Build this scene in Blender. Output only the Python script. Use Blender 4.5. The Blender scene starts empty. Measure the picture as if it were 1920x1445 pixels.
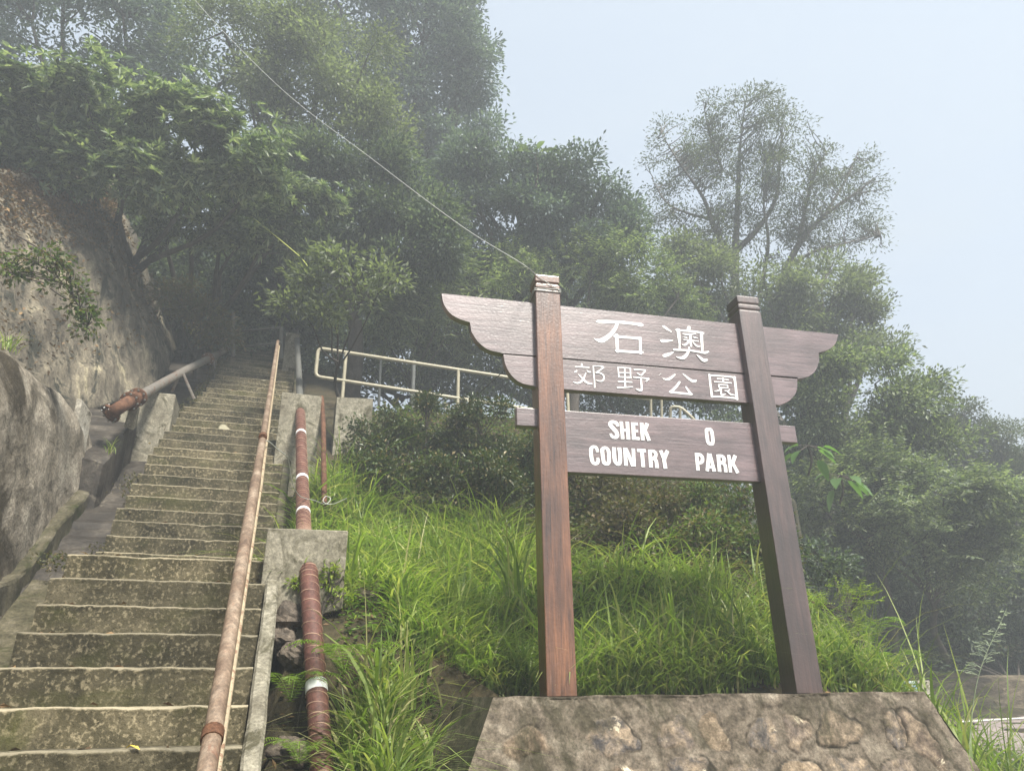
import bpy, math, random
import numpy as np
from mathutils import Vector, Matrix
sc = bpy.context.scene
col = sc.collection
rng = np.random.default_rng(7)
random.seed(7)
EYE = 1.5
# ------------------------------------------------------------ camera
F_PX, PITCH, ROLL = 1370.0, math.radians(23.1), math.radians(-0.72)
_c, _s = math.cos(PITCH), math.sin(PITCH)
_R = np.array([1., 0, 0]); CF = np.array([0, _c, _s]); _U = np.array([0, -_s, _c])
CR = math.cos(ROLL)*_R + math.sin(ROLL)*_U
CU = -math.sin(ROLL)*_R + math.cos(ROLL)*_U
cd = bpy.data.cameras.new("camera"); cam = bpy.data.objects.new("camera", cd); col.objects.link(cam)
cam.matrix_world = Matrix(((CR[0], CU[0], -CF[0], 0), (CR[1], CU[1], -CF[1], 0), (CR[2], CU[2], -CF[2], EYE), (0, 0, 0, 1)))
cd.sensor_width = 36; cd.lens = 36*F_PX/1920; cd.clip_start = .05; cd.clip_end = 2000
sc.camera = cam
def at(px, py, d):
    """world point seen at photo pixel (px,py), d metres in front of the lens"""
    return (CF + CR*(px-960)/F_PX + CU*(722.5-py)/F_PX)*d + np.array([0, 0, EYE])
# ------------------------------------------------------------ world, sun, exposure
SUN_EL, SUN_AZ = math.radians(51), math.radians(148)
w = bpy.data.worlds.new("World"); sc.world = w; w.use_nodes = True
nt = w.node_tree; nt.nodes.clear()
def N(nt, t, **k):
    n = nt.nodes.new(t)
    for a, b in k.items(): setattr(n, a, b)
    return n
wo = N(nt, 'ShaderNodeOutputWorld'); bg = N(nt, 'ShaderNodeBackground'); bg.inputs[1].default_value = .15
sky = N(nt, 'ShaderNodeTexSky', sky_type='NISHITA', sun_disc=False, sun_elevation=SUN_EL, sun_rotation=SUN_AZ)
sky.air_density = 1.0; sky.dust_density = 3.0
tc = N(nt, 'ShaderNodeTexCoord'); mp = N(nt, 'ShaderNodeMapping'); mp.inputs['Scale'].default_value = (1.2, 1.2, 4.5)
cn = N(nt, 'ShaderNodeTexNoise'); cn.inputs['Scale'].default_value = 1.6; cn.inputs['Detail'].default_value = 7; cn.inputs['Distortion'].default_value = .6
cr = N(nt, 'ShaderNodeValToRGB'); cr.color_ramp.elements[0].position = .35; cr.color_ramp.elements[0].color = (.78,)*3+(1,); cr.color_ramp.elements[1].position = .75; cr.color_ramp.elements[1].color = (.96,)*3+(1,)
mx = N(nt, 'ShaderNodeMix', data_type='RGBA'); mx.inputs[7].default_value = (1.85, 2.12, 2.45, 1)
nt.links.new(tc.outputs['Generated'], mp.inputs[0]); nt.links.new(mp.outputs[0], cn.inputs['Vector']); nt.links.new(cn.outputs[0], cr.inputs[0])
nt.links.new(cr.outputs[0], mx.inputs[0]); nt.links.new(sky.outputs[0], mx.inputs[6]); nt.links.new(mx.outputs[2], bg.inputs[0]); nt.links.new(bg.outputs[0], wo.inputs[0])
sl = bpy.data.lights.new("sun", 'SUN'); sl.energy = 5.0; sl.angle = math.radians(11); sl.color = (1, .95, .86)
so = bpy.data.objects.new("sun", sl); col.objects.link(so); so.location = (5, -5, 20)
sd = Vector((math.sin(SUN_AZ)*math.cos(SUN_EL), math.cos(SUN_AZ)*math.cos(SUN_EL), math.sin(SUN_EL)))
so.rotation_euler = sd.to_track_quat('Z', 'Y').to_euler()
sc.view_settings.view_transform = 'Standard'; sc.view_settings.look = 'None'; sc.view_settings.exposure = 1.28; sc.view_settings.gamma = 1
# ------------------------------------------------------------ noise
def _hash(ix, iy, iz, seed):
    h = (ix.astype(np.int64)*374761393 + iy.astype(np.int64)*668265263 + iz.astype(np.int64)*2147483647 + seed*974711) & 0xffffffff
    h = ((h ^ (h >> 13))*1274126177) & 0xffffffff
    h = ((h ^ (h >> 16))*2246822519) & 0xffffffff
    return ((h ^ (h >> 15)) & 0xffff)/65535.
def vnoise(p, seed=0):
    p = np.asarray(p, float); i = np.floor(p); f = p-i; f = f*f*(3-2*f); r = 0
    for dx in (0, 1):
        for dy in (0, 1):
            for dz in (0, 1):
                wt = (f[..., 0] if dx else 1-f[..., 0])*(f[..., 1] if dy else 1-f[..., 1])*(f[..., 2] if dz else 1-f[..., 2])
                r = r + wt*_hash(i[..., 0]+dx, i[..., 1]+dy, i[..., 2]+dz, seed)
    return r*2-1
def fbm(p, sc_=1., oct=4, seed=0):
    p = np.asarray(p, float)*sc_; a = 1; r = 0
    for o in range(oct):
        r = r+a*vnoise(p*(2**o)+o*17.3, seed+o); a *= .5
    return r
# ------------------------------------------------------------ objects
def tag(o, label=None, cat=None, group=None, kind=None):
    if label: o['label'] = label
    if cat: o['category'] = cat
    if group: o['group'] = group
    if kind: o['kind'] = kind
    return o
def empty(name, loc, label, cat, group=None):
    o = bpy.data.objects.new(name, None); col.objects.link(o); o.location = tuple(loc); o.empty_display_size = .2
    tag(o, label, cat, group); return o
def npmesh(name, V, Fq, mat, parent=None, smooth=False, mi=None, attr=None, Ft=None):
    V = np.asarray(V, np.float32)
    if parent is not None:
        V = V-np.array(world_loc(parent), np.float32)
    parts = []; sizes = []
    if Fq is not None and len(Fq): Fq = np.asarray(Fq, np.int32); parts.append(Fq.ravel()); sizes.append(np.full(len(Fq), Fq.shape[1], np.int32))
    if Ft is not None and len(Ft): Ft = np.asarray(Ft, np.int32); parts.append(Ft.ravel()); sizes.append(np.full(len(Ft), 3, np.int32))
    L = np.concatenate(parts); S = np.concatenate(sizes)
    me = bpy.data.meshes.new(name)
    me.vertices.add(len(V)); me.vertices.foreach_set('co', V.ravel())
    me.loops.add(len(L)); me.loops.foreach_set('vertex_index', L)
    me.polygons.add(len(S)); st = np.zeros(len(S), np.int32); st[1:] = np.cumsum(S)[:-1]
    me.polygons.foreach_set('loop_start', st); me.polygons.foreach_set('loop_total', S)
    for m in (mat if isinstance(mat, (list, tuple)) else [mat]): me.materials.append(m)
    if mi is not None: me.polygons.foreach_set('material_index', np.asarray(mi, np.int32))
    me.polygons.foreach_set('use_smooth', np.full(len(S), bool(smooth)))
    if attr:
        for k, v in attr.items():
            a = me.attributes.new(k, 'FLOAT', 'POINT'); a.data.foreach_set('value', np.asarray(v, np.float32))
    me.update(calc_edges=True)
    o = bpy.data.objects.new(name, me); col.objects.link(o)
    if parent is not None: o.parent = parent
    return o
def world_loc(o):
    l = Vector(o.location)
    while o.parent is not None: o = o.parent; l = l+Vector(o.location)
    return l
class Acc:
    """collects shapes for one mesh"""
    def __init__(s): s.v = []; s.f = []; s.n = 0
    def add(s, V, Fs):
        V = np.asarray(V, float); s.v.append(V); s.f += [tuple(int(i)+s.n for i in f) for f in Fs]; s.n += len(V)
    def box8(s, P, bev=0):   # P: 4 bottom (ccw) + 4 top
        s.add(P, [(3, 2, 1, 0), (4, 5, 6, 7), (0, 1, 5, 4), (1, 2, 6, 5), (2, 3, 7, 6), (3, 0, 4, 7)])
    def tube(s, pts, r, n=10, cap=True):
        pts = np.asarray(pts, float); m = len(pts); r = np.full(m, r) if np.isscalar(r) else np.asarray(r)
        T = np.gradient(pts, axis=0); T /= np.linalg.norm(T, axis=1)[:, None]+1e-9
        ref = np.array([0, 0, 1.]) if abs(T[0, 2]) < .9 else np.array([1., 0, 0])
        V = []; a = np.linspace(0, 2*np.pi, n, endpoint=False)
        x = np.cross(T[0], ref); x /= np.linalg.norm(x)
        for i in range(m):
            x = x-T[i]*(x@T[i]); x /= np.linalg.norm(x)+1e-9; y = np.cross(T[i], x)
            V.append(pts[i]+r[i]*(np.cos(a)[:, None]*x+np.sin(a)[:, None]*y))
        V = np.concatenate(V); Fs = []
        for i in range(m-1):
            for j in range(n):
                k = (j+1) % n; Fs.append((i*n+j, i*n+k, (i+1)*n+k, (i+1)*n+j))
        if cap: Fs.append(tuple(range(n-1, -1, -1))); Fs.append(tuple((m-1)*n+j for j in range(n)))
        s.add(V, Fs)
    def blob(s, c, r, seg=8):
        th = np.linspace(0, np.pi, seg//2+1); ph = np.linspace(0, 2*np.pi, seg, endpoint=False)
        V = [np.array(c)+np.array([r[0]*math.sin(t)*math.cos(p), r[1]*math.sin(t)*math.sin(p), r[2]*math.cos(t)]) for t in th for p in ph]
        Fs = [(i*seg+j, (i+1)*seg+j, (i+1)*seg+(j+1) % seg, i*seg+(j+1) % seg) for i in range(seg//2) for j in range(seg)]
        s.add(V, Fs)
    def build(s, name, mat, parent=None, smooth=False, bevel=0):
        V = np.concatenate(s.v)
        if parent is not None: V = V-np.array(world_loc(parent))
        me = bpy.data.meshes.new(name); me.from_pydata(V.tolist(), [], s.f); me.materials.append(mat)
        if smooth: me.polygons.foreach_set('use_smooth', [True]*len(me.polygons))
        me.update(); o = bpy.data.objects.new(name, me); col.objects.link(o)
        if parent is not None: o.parent = parent
        if smooth: me.set_sharp_from_angle(angle=math.radians(50))
        if bevel:
            b = o.modifiers.new('bevel', 'BEVEL'); b.width = bevel; b.segments = 2; b.limit_method = 'ANGLE'; b.angle_limit = math.radians(40)
        return o
def spline(pts, n):
    """Catmull-Rom through pts"""
    P = np.asarray(pts, float); P = np.vstack([2*P[0]-P[1], P, 2*P[-1]-P[-2]]); m = len(P)-3; out = []
    for t in np.linspace(0, m-1e-9, n):
        i = int(t); f = t-i; a, b, c, d = P[i:i+4]
        out.append(.5*((2*b)+(-a+c)*f+(2*a-5*b+4*c-d)*f*f+(-a+3*b-3*c+d)*f**3))
    return np.array(out)
# ------------------------------------------------------------ materials
def ramp(nt, src, stops):
    r = N(nt, 'ShaderNodeValToRGB'); e = r.color_ramp.elements
    while len(e) < len(stops): e.new(.5)
    for i, (p, c) in enumerate(stops): e[i].position = p; e[i].color = tuple(c)+(1,)
    nt.links.new(src, r.inputs[0]); return r.outputs[0]
def mixc(nt, f, a, b, mode='MIX'):
    m = N(nt, 'ShaderNodeMix', data_type='RGBA', blend_type=mode)
    for i, x in ((0, f), (6, a), (7, b)):
        if hasattr(x, 'node'): nt.links.new(x, m.inputs[i])
        else: m.inputs[i].default_value = x if i == 0 else tuple(x)+(1,)
    return m.outputs[2]
def mth(nt, op, a, b=0, clamp=False):
    m = N(nt, 'ShaderNodeMath', operation=op, use_clamp=clamp)
    for i, x in enumerate((a, b)):
        if hasattr(x, 'node'): nt.links.new(x, m.inputs[i])
        else: m.inputs[i].default_value = x
    return m.outputs[0]
def noise(nt, vec, scale, detail=6, rough=.6, dist=0):
    n = N(nt, 'ShaderNodeTexNoise'); n.inputs['Scale'].default_value = scale; n.inputs['Detail'].default_value = detail
    n.inputs['Roughness'].default_value = rough; n.inputs['Distortion'].default_value = dist; nt.links.new(vec, n.inputs['Vector']); return n.outputs[0]
def newmat(name):
    m = bpy.data.materials.new(name); m.use_nodes = True; nt = m.node_tree; nt.nodes.clear()
    o = N(nt, 'ShaderNodeOutputMaterial'); b = N(nt, 'ShaderNodeBsdfPrincipled'); nt.links.new(b.outputs[0], o.inputs[0])
    g = N(nt, 'ShaderNodeNewGeometry'); return m, nt, b, g.outputs['Position'], o
def bumpn(nt, b, h, strength=.5, dist=.01):
    n = N(nt, 'ShaderNodeBump'); n.inputs['Strength'].default_value = strength; n.inputs['Distance'].default_value = dist
    nt.links.new(h, n.inputs['Height']); nt.links.new(n.outputs[0], b.inputs['Normal'])
def mapv(nt, vec, s):
    m = N(nt, 'ShaderNodeMapping'); m.inputs['Scale'].default_value = s; nt.links.new(vec, m.inputs[0]); return m.outputs[0]
def surf(name, stops, scale=3, fine=60, rough=.85, bump=.6, dist=.01, stain=None, stretch=(1, 1, 1), spec=.3, speck=None, metal=0):
    """mottled mineral / soil / metal surface: broad noise ramp x fine grain, optional stain layer"""
    m, nt, b, pos, o = newmat(name); v = mapv(nt, pos, stretch)
    n1 = noise(nt, v, scale, 10, .65, .3); c = ramp(nt, n1, stops)
    n2 = noise(nt, pos, fine, 5, .7); g = ramp(nt, n2, [(.3, (.55,)*3), (.7, (1.25,)*3)]); c = mixc(nt, 1., c, g, 'MULTIPLY')
    if stain:
        sc_, lo, hi, colr = stain; f = ramp(nt, noise(nt, v, sc_, 8, .7, .8), [(lo, (0,)*3), (hi, (1,)*3)]); c = mixc(nt, f, c, colr)
    n3 = noise(nt, v, scale*6, 6, .75, .2); c = mixc(nt, 1., c, ramp(nt, n3, [(.3, (.6,)*3), (.7, (1.35,)*3)]), 'MULTIPLY')
    if speck:
        f = ramp(nt, noise(nt, pos, speck[0], 3, .5), [(speck[1], (0,)*3), (speck[1]+.05, (1,)*3)]); c = mixc(nt, f, c, speck[2])
    nt.links.new(c, b.inputs['Base Color']); b.inputs['Roughness'].default_value = rough; b.inputs['Specular IOR Level'].default_value = spec; b.inputs['Metallic'].default_value = metal
    bumpn(nt, b, mth(nt, 'ADD', mth(nt, 'ADD', n1, mth(nt, 'MULTIPLY', n3, .5)), mth(nt, 'MULTIPLY', n2, .4)), bump, dist); return m
def leafmat(name, cols, trans=.35, rough=.5, spec=.35, tcol=None):
    m, nt, b, pos, o = newmat(name); g = N(nt, 'ShaderNodeNewGeometry')
    k = len(cols); c = ramp(nt, g.outputs['Random Per Island'], [(i/(k-1) if k > 1 else 0, cc) for i, cc in enumerate(cols)])
    big = ramp(nt, noise(nt, pos, 1.1, 3, .5), [(.35, (.7,)*3), (.65, (1.25,)*3)]); c = mixc(nt, 1., c, big, 'MULTIPLY')
    nt.links.new(c, b.inputs['Base Color']); b.inputs['Roughness'].default_value = rough; b.inputs['Specular IOR Level'].default_value = spec
    t = N(nt, 'ShaderNodeBsdfTranslucent'); c2 = mixc(nt, 1., c, tcol or (1.5, 1.7, .7), 'MULTIPLY'); nt.links.new(c2, t.inputs[0])
    s = N(nt, 'ShaderNodeMixShader'); s.inputs[0].default_value = trans
    nt.links.new(b.outputs[0], s.inputs[1]); nt.links.new(t.outputs[0], s.inputs[2]); nt.links.new(s.outputs[0], o.inputs[0]); return m
def paint(name, c, rough=.4, metal=0, chips=None):
    m, nt, b, pos, o = newmat(name); n1 = noise(nt, pos, 14, 8, .7)
    cc = ramp(nt, n1, [(.3, tuple(x*.75 for x in c)), (.7, tuple(min(1, x*1.15) for x in c))])
    if chips: f = ramp(nt, noise(nt, pos, chips[0], 8, .75, .5), [(chips[1], (0,)*3), (chips[1]+.06, (1,)*3)]); cc = mixc(nt, f, cc, chips[2])
    nt.links.new(cc, b.inputs['Base Color']); b.inputs['Roughness'].default_value = rough; b.inputs['Metallic'].default_value = metal; bumpn(nt, b, n1, .25, .003); return m
def wood(name, c1, c2, axis, rough=.3, coat=.5):
    """varnished timber; axis = direction the grain runs (unit vector index in the sign's own frame)"""
    m, nt, b, pos, o = newmat(name); t = N(nt, 'ShaderNodeTexCoord').outputs['Object']
    st = [26., 26., 26.]; st[axis] = 1.3
    v = mapv(nt, t, st); g1 = noise(nt, v, 1., 10, .68, 1.2); g2 = noise(nt, mapv(nt, t, [x*3.3 for x in st]), 1.4, 4, .6)
    c = ramp(nt, g1, [(.28, c1), (.5, tuple((a+b_)/2 for a, b_ in zip(c1, c2))), (.72, c2)])
    c = mixc(nt, 1., c, ramp(nt, g2, [(.3, (.7,)*3), (.7, (1.15,)*3)]), 'MULTIPLY')
    big = ramp(nt, noise(nt, pos, 2.4, 4, .6), [(.35, (.6, .55, .5)), (.65, (1.2,)*3)]); c = mixc(nt, 1., c, big, 'MULTIPLY')
    sp = ramp(nt, noise(nt, v, 2.3, 3, .5), [(.74, (0,)*3), (.77, (1,)*3)]); c = mixc(nt, mth(nt, 'MULTIPLY', sp, .5), c, (.3, .25, .22))
    nt.links.new(c, b.inputs['Base Color'])
    rr = ramp(nt, g2, [(.3, (rough*.8,)*3), (.7, (rough*1.3,)*3)]); nt.links.new(rr, b.inputs['Roughness'])
    b.inputs['Specular IOR Level'].default_value = .6; b.inputs['Coat Weight'].default_value = coat; b.inputs['Coat Roughness'].default_value = rough*.9; b.inputs['Coat IOR'].default_value = 1.65
    h = mth(nt, 'ADD', mth(nt, 'MULTIPLY', g1, .6), mth(nt, 'ADD', mth(nt, 'MULTIPLY', g2, .3), mth(nt, 'MULTIPLY', noise(nt, pos, 55, 3, .5), .5)))
    bumpn(nt, b, h, .55, .006); return m
M = {}
M['ground'] = surf('soil', [(.3, (.02, .018, .01)), (.5, (.05, .042, .02)), (.7, (.1, .075, .045))], 2.2, 30, .95, .8, .03)
M['road'] = surf('road_concrete', [(.3, (.22, .18, .17)), (.7, (.36, .3, .285))], .7, 25, .9, .3, .004)
M['line'] = paint('road_paint', (.75, .73, .68), .7)
M['shotcrete'] = surf('shotcrete', [(.33, (.07, .06, .045)), (.42, (.22, .19, .145)), (.55, (.36, .315, .25)), (.68, (.5, .45, .36))], 2.2, 38, .95, 1., .03, (1.1, .48, .6, (.055, .045, .03)), spec=.15)
M['rockwall'] = surf('stained_sunstreak_rock_wall', [(.3, (.05, .043, .033)), (.47, (.13, .113, .085)), (.6, (.235, .205, .15)), (.72, (.43, .38, .25))], 2.6, 38, .95, 1., .03, (3.2, .52, .6, (.04, .04, .03)), (1.4, 1.4, .3), spec=.15)  # dark stains are real; pale streaks put dappled sun into the colour
M['concrete'] = surf('weathered_concrete', [(.3, (.12, .105, .075)), (.5, (.25, .23, .175)), (.7, (.38, .35, .275))], 5, 70, .92, .8, .008, (5, .5, .64, (.075, .068, .042)), spec=.2)
M['paleconcrete'] = surf('pale_concrete', [(.3, (.2, .18, .14)), (.5, (.38, .35, .29)), (.7, (.55, .52, .45))], 6, 60, .9, .6, .006, (5, .56, .64, (.08, .07, .05)), spec=.2)
M['mossy'] = surf('mossy_concrete', [(.3, (.035, .035, .02)), (.5, (.09, .08, .05)), (.7, (.17, .15, .11))], 4, 55, .95, .8, .01, (2.6, .5, .62, (.03, .036, .01)), spec=.15)
M['channel'] = surf('damp_channel_concrete', [(.3, (.018, .015, .012)), (.5, (.045, .038, .03)), (.7, (.11, .095, .075))], 3, 40, .65, .8, .01, (4, .6, .68, (.15, .13, .1)))
M['rock'] = surf('field_rock', [(.3, (.06, .05, .04)), (.6, (.16, .13, .1)), (.8, (.3, .25, .18))], 8, 50, .9, .8, .01)
M['rust'] = surf('rusty_iron', [(.3, (.04, .02, .012)), (.5, (.11, .05, .026)), (.72, (.2, .1, .055))], 16, 90, .8, .6, .004)
M['pipe'] = surf('brown_wrapped_pipe', [(.3, (.075, .032, .024)), (.6, (.13, .055, .04)), (.8, (.2, .09, .065))], 9, 80, .6, .5, .004, spec=.35)
M['railmetal'] = surf('worn_rail_paint', [(.3, (.1, .062, .04)), (.5, (.2, .14, .095)), (.68, (.36, .285, .21))], 7, 120, .55, .3, .002, (14, .58, .66, (.16, .07, .04)), (1, 1, .3), .45)
M['paleside'] = paint('pale_flaking_paint', (.4, .33, .22), .5, 0, (40, .52, (.22, .13, .08)))
M['beige'] = paint('beige_rail_paint', (.34, .31, .22), .42, 0, (30, .66, (.22, .14, .08)))
M['galv'] = paint('galvanised_steel', (.2, .21, .2), .5, .2, (22, .64, (.16, .08, .05)))
M['oldpipe'] = paint('old_grey_brown_pipe_paint', (.17, .155, .135), .5, 0, (9, .55, (.12, .06, .035)))
M['dimmetal'] = paint('dim_grey_metal', (.1, .1, .09), .6)
M['white'] = paint('white_paint', (.82, .82, .8), .45)
M['letter'] = paint('sign_lettering_paint', (.84, .84, .82), .55, 0, (60, .66, (.4, .34, .32)))
M['band'] = paint('white_band_tape', (.75, .76, .75), .5, 0, (18, .68, (.25, .2, .17)))
M['wire'] = paint('pale_wire', (.45, .46, .43), .5)
M['darkwire'] = paint('dark_wire', (.08, .08, .07), .5)
M['yellowwire'] = paint('yellow_wire', (.45, .5, .12), .5)
M['post'] = wood('varnished_post_timber', (.035, .014, .008), (.235, .095, .038), 2, .3, .8)
M['post2'] = wood('dark_post_timber', (.025, .014, .012), (.095, .052, .044), 2, .36, 1.)
M['board'] = wood('dark_board_timber', (.065, .04, .042), (.175, .115, .118), 0, .36, 1.)
M['bark'] = surf('tree_bark', [(.3, (.035, .03, .025)), (.6, (.1, .085, .07)), (.8, (.2, .18, .15))], 5, 40, .95, .8, .02, None, (1, 1, .4))
M['palebark'] = surf('pale_bark', [(.3, (.09, .08, .07)), (.6, (.17, .155, .14)), (.8, (.27, .25, .22))], 5, 40, .95, .8, .02, None, (1, 1, .4))
M['stonewall'] = surf('rubble_wall', [(.3, (.06, .05, .035)), (.5, (.16, .13, .09)), (.7, (.28, .23, .16))], 3, 20, .95, 1., .05, None, (1, 1, 4))
M['leafA'] = leafmat('leaf_mid_green', [(0.053, 0.0693, 0.0454), (0.135, 0.176, 0.104), (0.295, 0.326, 0.199)], .4)
M['leafB'] = leafmat('leaf_rosette', [(0.053, 0.0776, 0.053), (0.153, 0.2, 0.13), (0.369, 0.411, 0.278)], .32, .42)
M['leafA2'] = leafmat('leaf_yellowish', [(0.0743, 0.0905, 0.065), (0.137, 0.159, 0.106), (0.223, 0.25, 0.163)], .38, .45)
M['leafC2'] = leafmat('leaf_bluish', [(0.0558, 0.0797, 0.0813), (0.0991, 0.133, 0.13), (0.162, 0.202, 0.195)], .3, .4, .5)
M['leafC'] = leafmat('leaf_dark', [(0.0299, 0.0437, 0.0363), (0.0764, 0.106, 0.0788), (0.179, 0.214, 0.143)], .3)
M['leafD'] = leafmat('leaf_dull_olive', [(.035, .045, .025), (.06, .08, .04), (.11, .115, .06)], .4)
M['leafE'] = leafmat('leaf_bright', [(.06, .12, .02), (.11, .19, .035), (.19, .28, .05)], .4)
M['leafF'] = leafmat('leaf_hedge', [(.02, .038, .012), (.04, .07, .02), (.1, .12, .045), (.045, .075, .022), (.2, .15, .07)], .2, .4, .5)
M['leafG'] = leafmat('leaf_creeper', [(.05, .07, .02), (.08, .13, .03), (.12, .18, .04), (.15, .11, .055), (.09, .14, .035)], .35)
M['leafH'] = leafmat('leaf_brownish', [(.08, .07, .035), (.12, .1, .05), (.07, .09, .03), (.17, .12, .07)], .3)
M['dead'] = leafmat('dead_leaves', [(.12, .07, .035), (.2, .13, .07), (.07, .045, .03), (.3, .2, .1)], .1, .8, .2)
M['grass'] = leafmat('grass_blade', [(.1, .155, .035), (.18, .255, .06), (.28, .36, .09), (.15, .21, .06), (.36, .41, .13), (.4, .36, .19)], .4, .42, .4, (1.3, 1.5, .6))
M['drygrass'] = leafmat('dry_grass', [(.28, .21, .11), (.18, .12, .06), (.36, .29, .17)], .25, .8, .2, (1, .9, .6))
M['fern'] = leafmat('fern_frond', [(.14, .24, .03), (.24, .36, .05)], .45, .45, .3, (1.3, 1.4, .5))
M['bigleaf'] = leafmat('large_pale_leaf', [(.09, .17, .05), (.15, .26, .09)], .4, .4, .4)
M['sprout'] = leafmat('yellow_green_weed', [(.17, .24, .03), (.3, .36, .05), (.1, .18, .03)], .4)
# ------------------------------------------------------------ site frame: u runs up the stairs, v across them (to the right)
AZ = math.radians(-17.79); SU = np.array([math.sin(AZ), math.cos(AZ)]); SV = np.array([math.cos(AZ), -math.sin(AZ)])
def SP(u, v, h): return np.array([u*SU[0]+v*SV[0], u*SU[1]+v*SV[1], h+EYE])
U_TOP = 6.30+31*.236
def pitch(u):
    u = np.asarray(u, float)
    lo = .156+(u-4.115)*.712; mid = .828+(u-5.06)*(.995-.828)/(6.26-5.06); hi = 1.063+(np.minimum(u, U_TOP)-6.30)*.712
    return np.maximum(np.where(u < 5.06, lo, np.where(u < 6.28, mid, hi)), -1.5)
def smooth(a, b, x): t = np.clip((x-a)/(b-a), 0, 1); return t*t*(3-2*t)
def road_h(x, y): return -1.5+.085*np.clip(y, 0, 14)
def ground_h(x, y, rough=True):
    """height above eye level of the ground"""
    x = np.asarray(x, float); y = np.asarray(y, float)
    u = x*SU[0]+y*SU[1]; v = x*SV[0]+y*SV[1]; pit = pitch(u)
    g0 = np.interp(y, [0, 2.2, 3.2, 4.4, 5, 6, 7, 8, 9, 10, 10.5, 12, 14, 18, 25, 60, 300], [-1.5, -1.35, -.8, -.3, -.12, .5, 1.15, 1.8, 2.65, 3.75, 4.2, 4.3, 4.6, 5.2, 6., 7, 7])
    g0 = g0-np.clip(x+2.5, 0, 6)*.12*smooth(8.6, 10.6, y)*(1-smooth(13, 16, y))
    near = pit-.28
    wv = smooth(.5, 1.9, v); g = near*(1-wv)+g0*wv
    g = g-.33*smooth(.06, .16, v)*(1-smooth(.45, .7, v))*(1-smooth(4.5, 4.7, u))
    dr = x-2.25-.0*y
    kk = np.interp(y, [5, 8, 10, 11.3, 12, 14], [.95, 1.25, 1.6, 1.4, .95, .9])
    g = g-kk*(np.log1p(np.exp(np.clip(dr*5, -30, 30)))/5)-2.6*np.maximum(0, x-4.95)
    rd = road_h(x, y); g = np.maximum(g, rd)
    bank = (y-13.6)-.3*(x-6.5)
    far = rd+np.where(bank > 0, np.minimum(.25+bank*.55, 7), -9)
    g = np.where(x > 2.3, np.maximum(g, far), g)
    left = pit+2.9+np.clip(-v-4.4, 0, 6)*.6
    wl = smooth(4.25, 4.7, -v); g = np.where(v < -2.2, (pit-.5)*(1-wl)+left*wl, g)
    g = np.where((v > -2.25) & (v < .02), pit-.75+np.clip(u-15.8, 0, 3)*.9, g)
    g = np.where((v >= .02) & (v < .12), (pit-.75)*(1-(v-.02)/.1)+g*(v-.02)/.1, g)
    sa = (x-.1749)*.9767+(y-4.4919)*.2146; sb_ = -(x-.1749)*.2146+(y-4.4919)*.9767
    mk_ = smooth(-.95, -.62, sa)*(1-smooth(2.62, 3.0, sa))*(1-smooth(.12, .42, sb_)); g = g*(1-mk_)+np.minimum(g, -1.42)*mk_
    if rough:
        p = np.stack([x, y, x*0], -1); k = np.where((v > -2.25) & (v < .1), 0, 1)*smooth(-1.45, -1.2, g)
        g = g+k*(.07*fbm(p, 1.1, 3, 3)+.03*fbm(p, 4., 2, 9))
    return g
def gz(x, y): return float(ground_h(np.array([x]), np.array([y]))[0])+EYE
def on_ground(px, py, lo=2.5, hi=40):
    ds = np.linspace(lo, hi, 1500); P = np.array([at(px, py, d) for d in ds]); h = ground_h(P[:, 0], P[:, 1])+EYE
    i = np.argmax(P[:, 2] < h); return P[i] if (P[:, 2] < h).any() else P[-1]
# ============================================================ the ground
def grid_terrain():
    xs = np.concatenate([[-300, -150, -80, -45, -30, -22], np.arange(-17, -4, .35), np.arange(-4, 5, .075), np.arange(5, 20, .3), [20, 22, 26, 34, 50, 90, 160, 300]])
    ys = np.concatenate([[-300, -120, -50, -20, -8, -3], np.arange(0, 3, .2), np.arange(3, 12.5, .08), np.arange(12.5, 30, .35), [30, 34, 42, 60, 100, 180, 300]])
    X, Y = np.meshgrid(xs, ys); Z = ground_h(X, Y)+EYE; V = np.stack([X, Y, Z], -1).reshape(-1, 3)
    nx = len(xs); i, j = np.meshgrid(np.arange(nx-1), np.arange(len(ys)-1)); a = (j*nx+i).ravel()
    Fq = np.stack([a, a+1, a+nx+1, a+nx], -1)
    xc = (X[:-1, :-1]+X[1:, 1:])/2; yc = (Y[:-1, :-1]+Y[1:, 1:])/2
    return V, Fq
V, Fq = grid_terrain()
tag(npmesh('ground', V, Fq, M['ground'], smooth=True), 'earth hillside and verge under the grass and trees', 'ground', kind='structure')
# road: a pinkish concrete sheet beyond the verge on the right
xs = np.linspace(2.6, 26, 60); ys = np.linspace(-14, 13.2, 70); X, Y = np.meshgrid(xs, ys)
Yr = np.minimum(Y, 13.4+.3*(X-6.5)-.2); 
Z = road_h(X, Yr)+EYE+.02; gx = ground_h(X, Yr)+EYE
i, j = np.meshgrid(np.arange(59), np.arange(69)); a = (j*60+i).ravel(); Fq = np.stack([a, a+1, a+61, a+60], -1)
# keep only cells that lie at road level
lvl = (gx < Z+.03).reshape(-1); keep = lvl[Fq].all(1)
tag(npmesh('road', np.stack([X, Yr, Z], -1).reshape(-1, 3), Fq[keep], M['road']), 'pinkish concrete road beyond the verge at the right', 'road', kind='structure')
L = np.linspace(5.0, 25, 40); yl = 12.2+.3*(L-6.5); V = []
for x, y in zip(L, yl):
    for dy in (0, .14): V.append((x, y+dy, road_h(x, y+dy)+EYE+.03))
tag(npmesh('road_line', V, [(2*k, 2*k+2, 2*k+3, 2*k+1) for k in range(39)], M['line']), 'white line along the far edge of the road', 'road marking', kind='structure')
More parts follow.
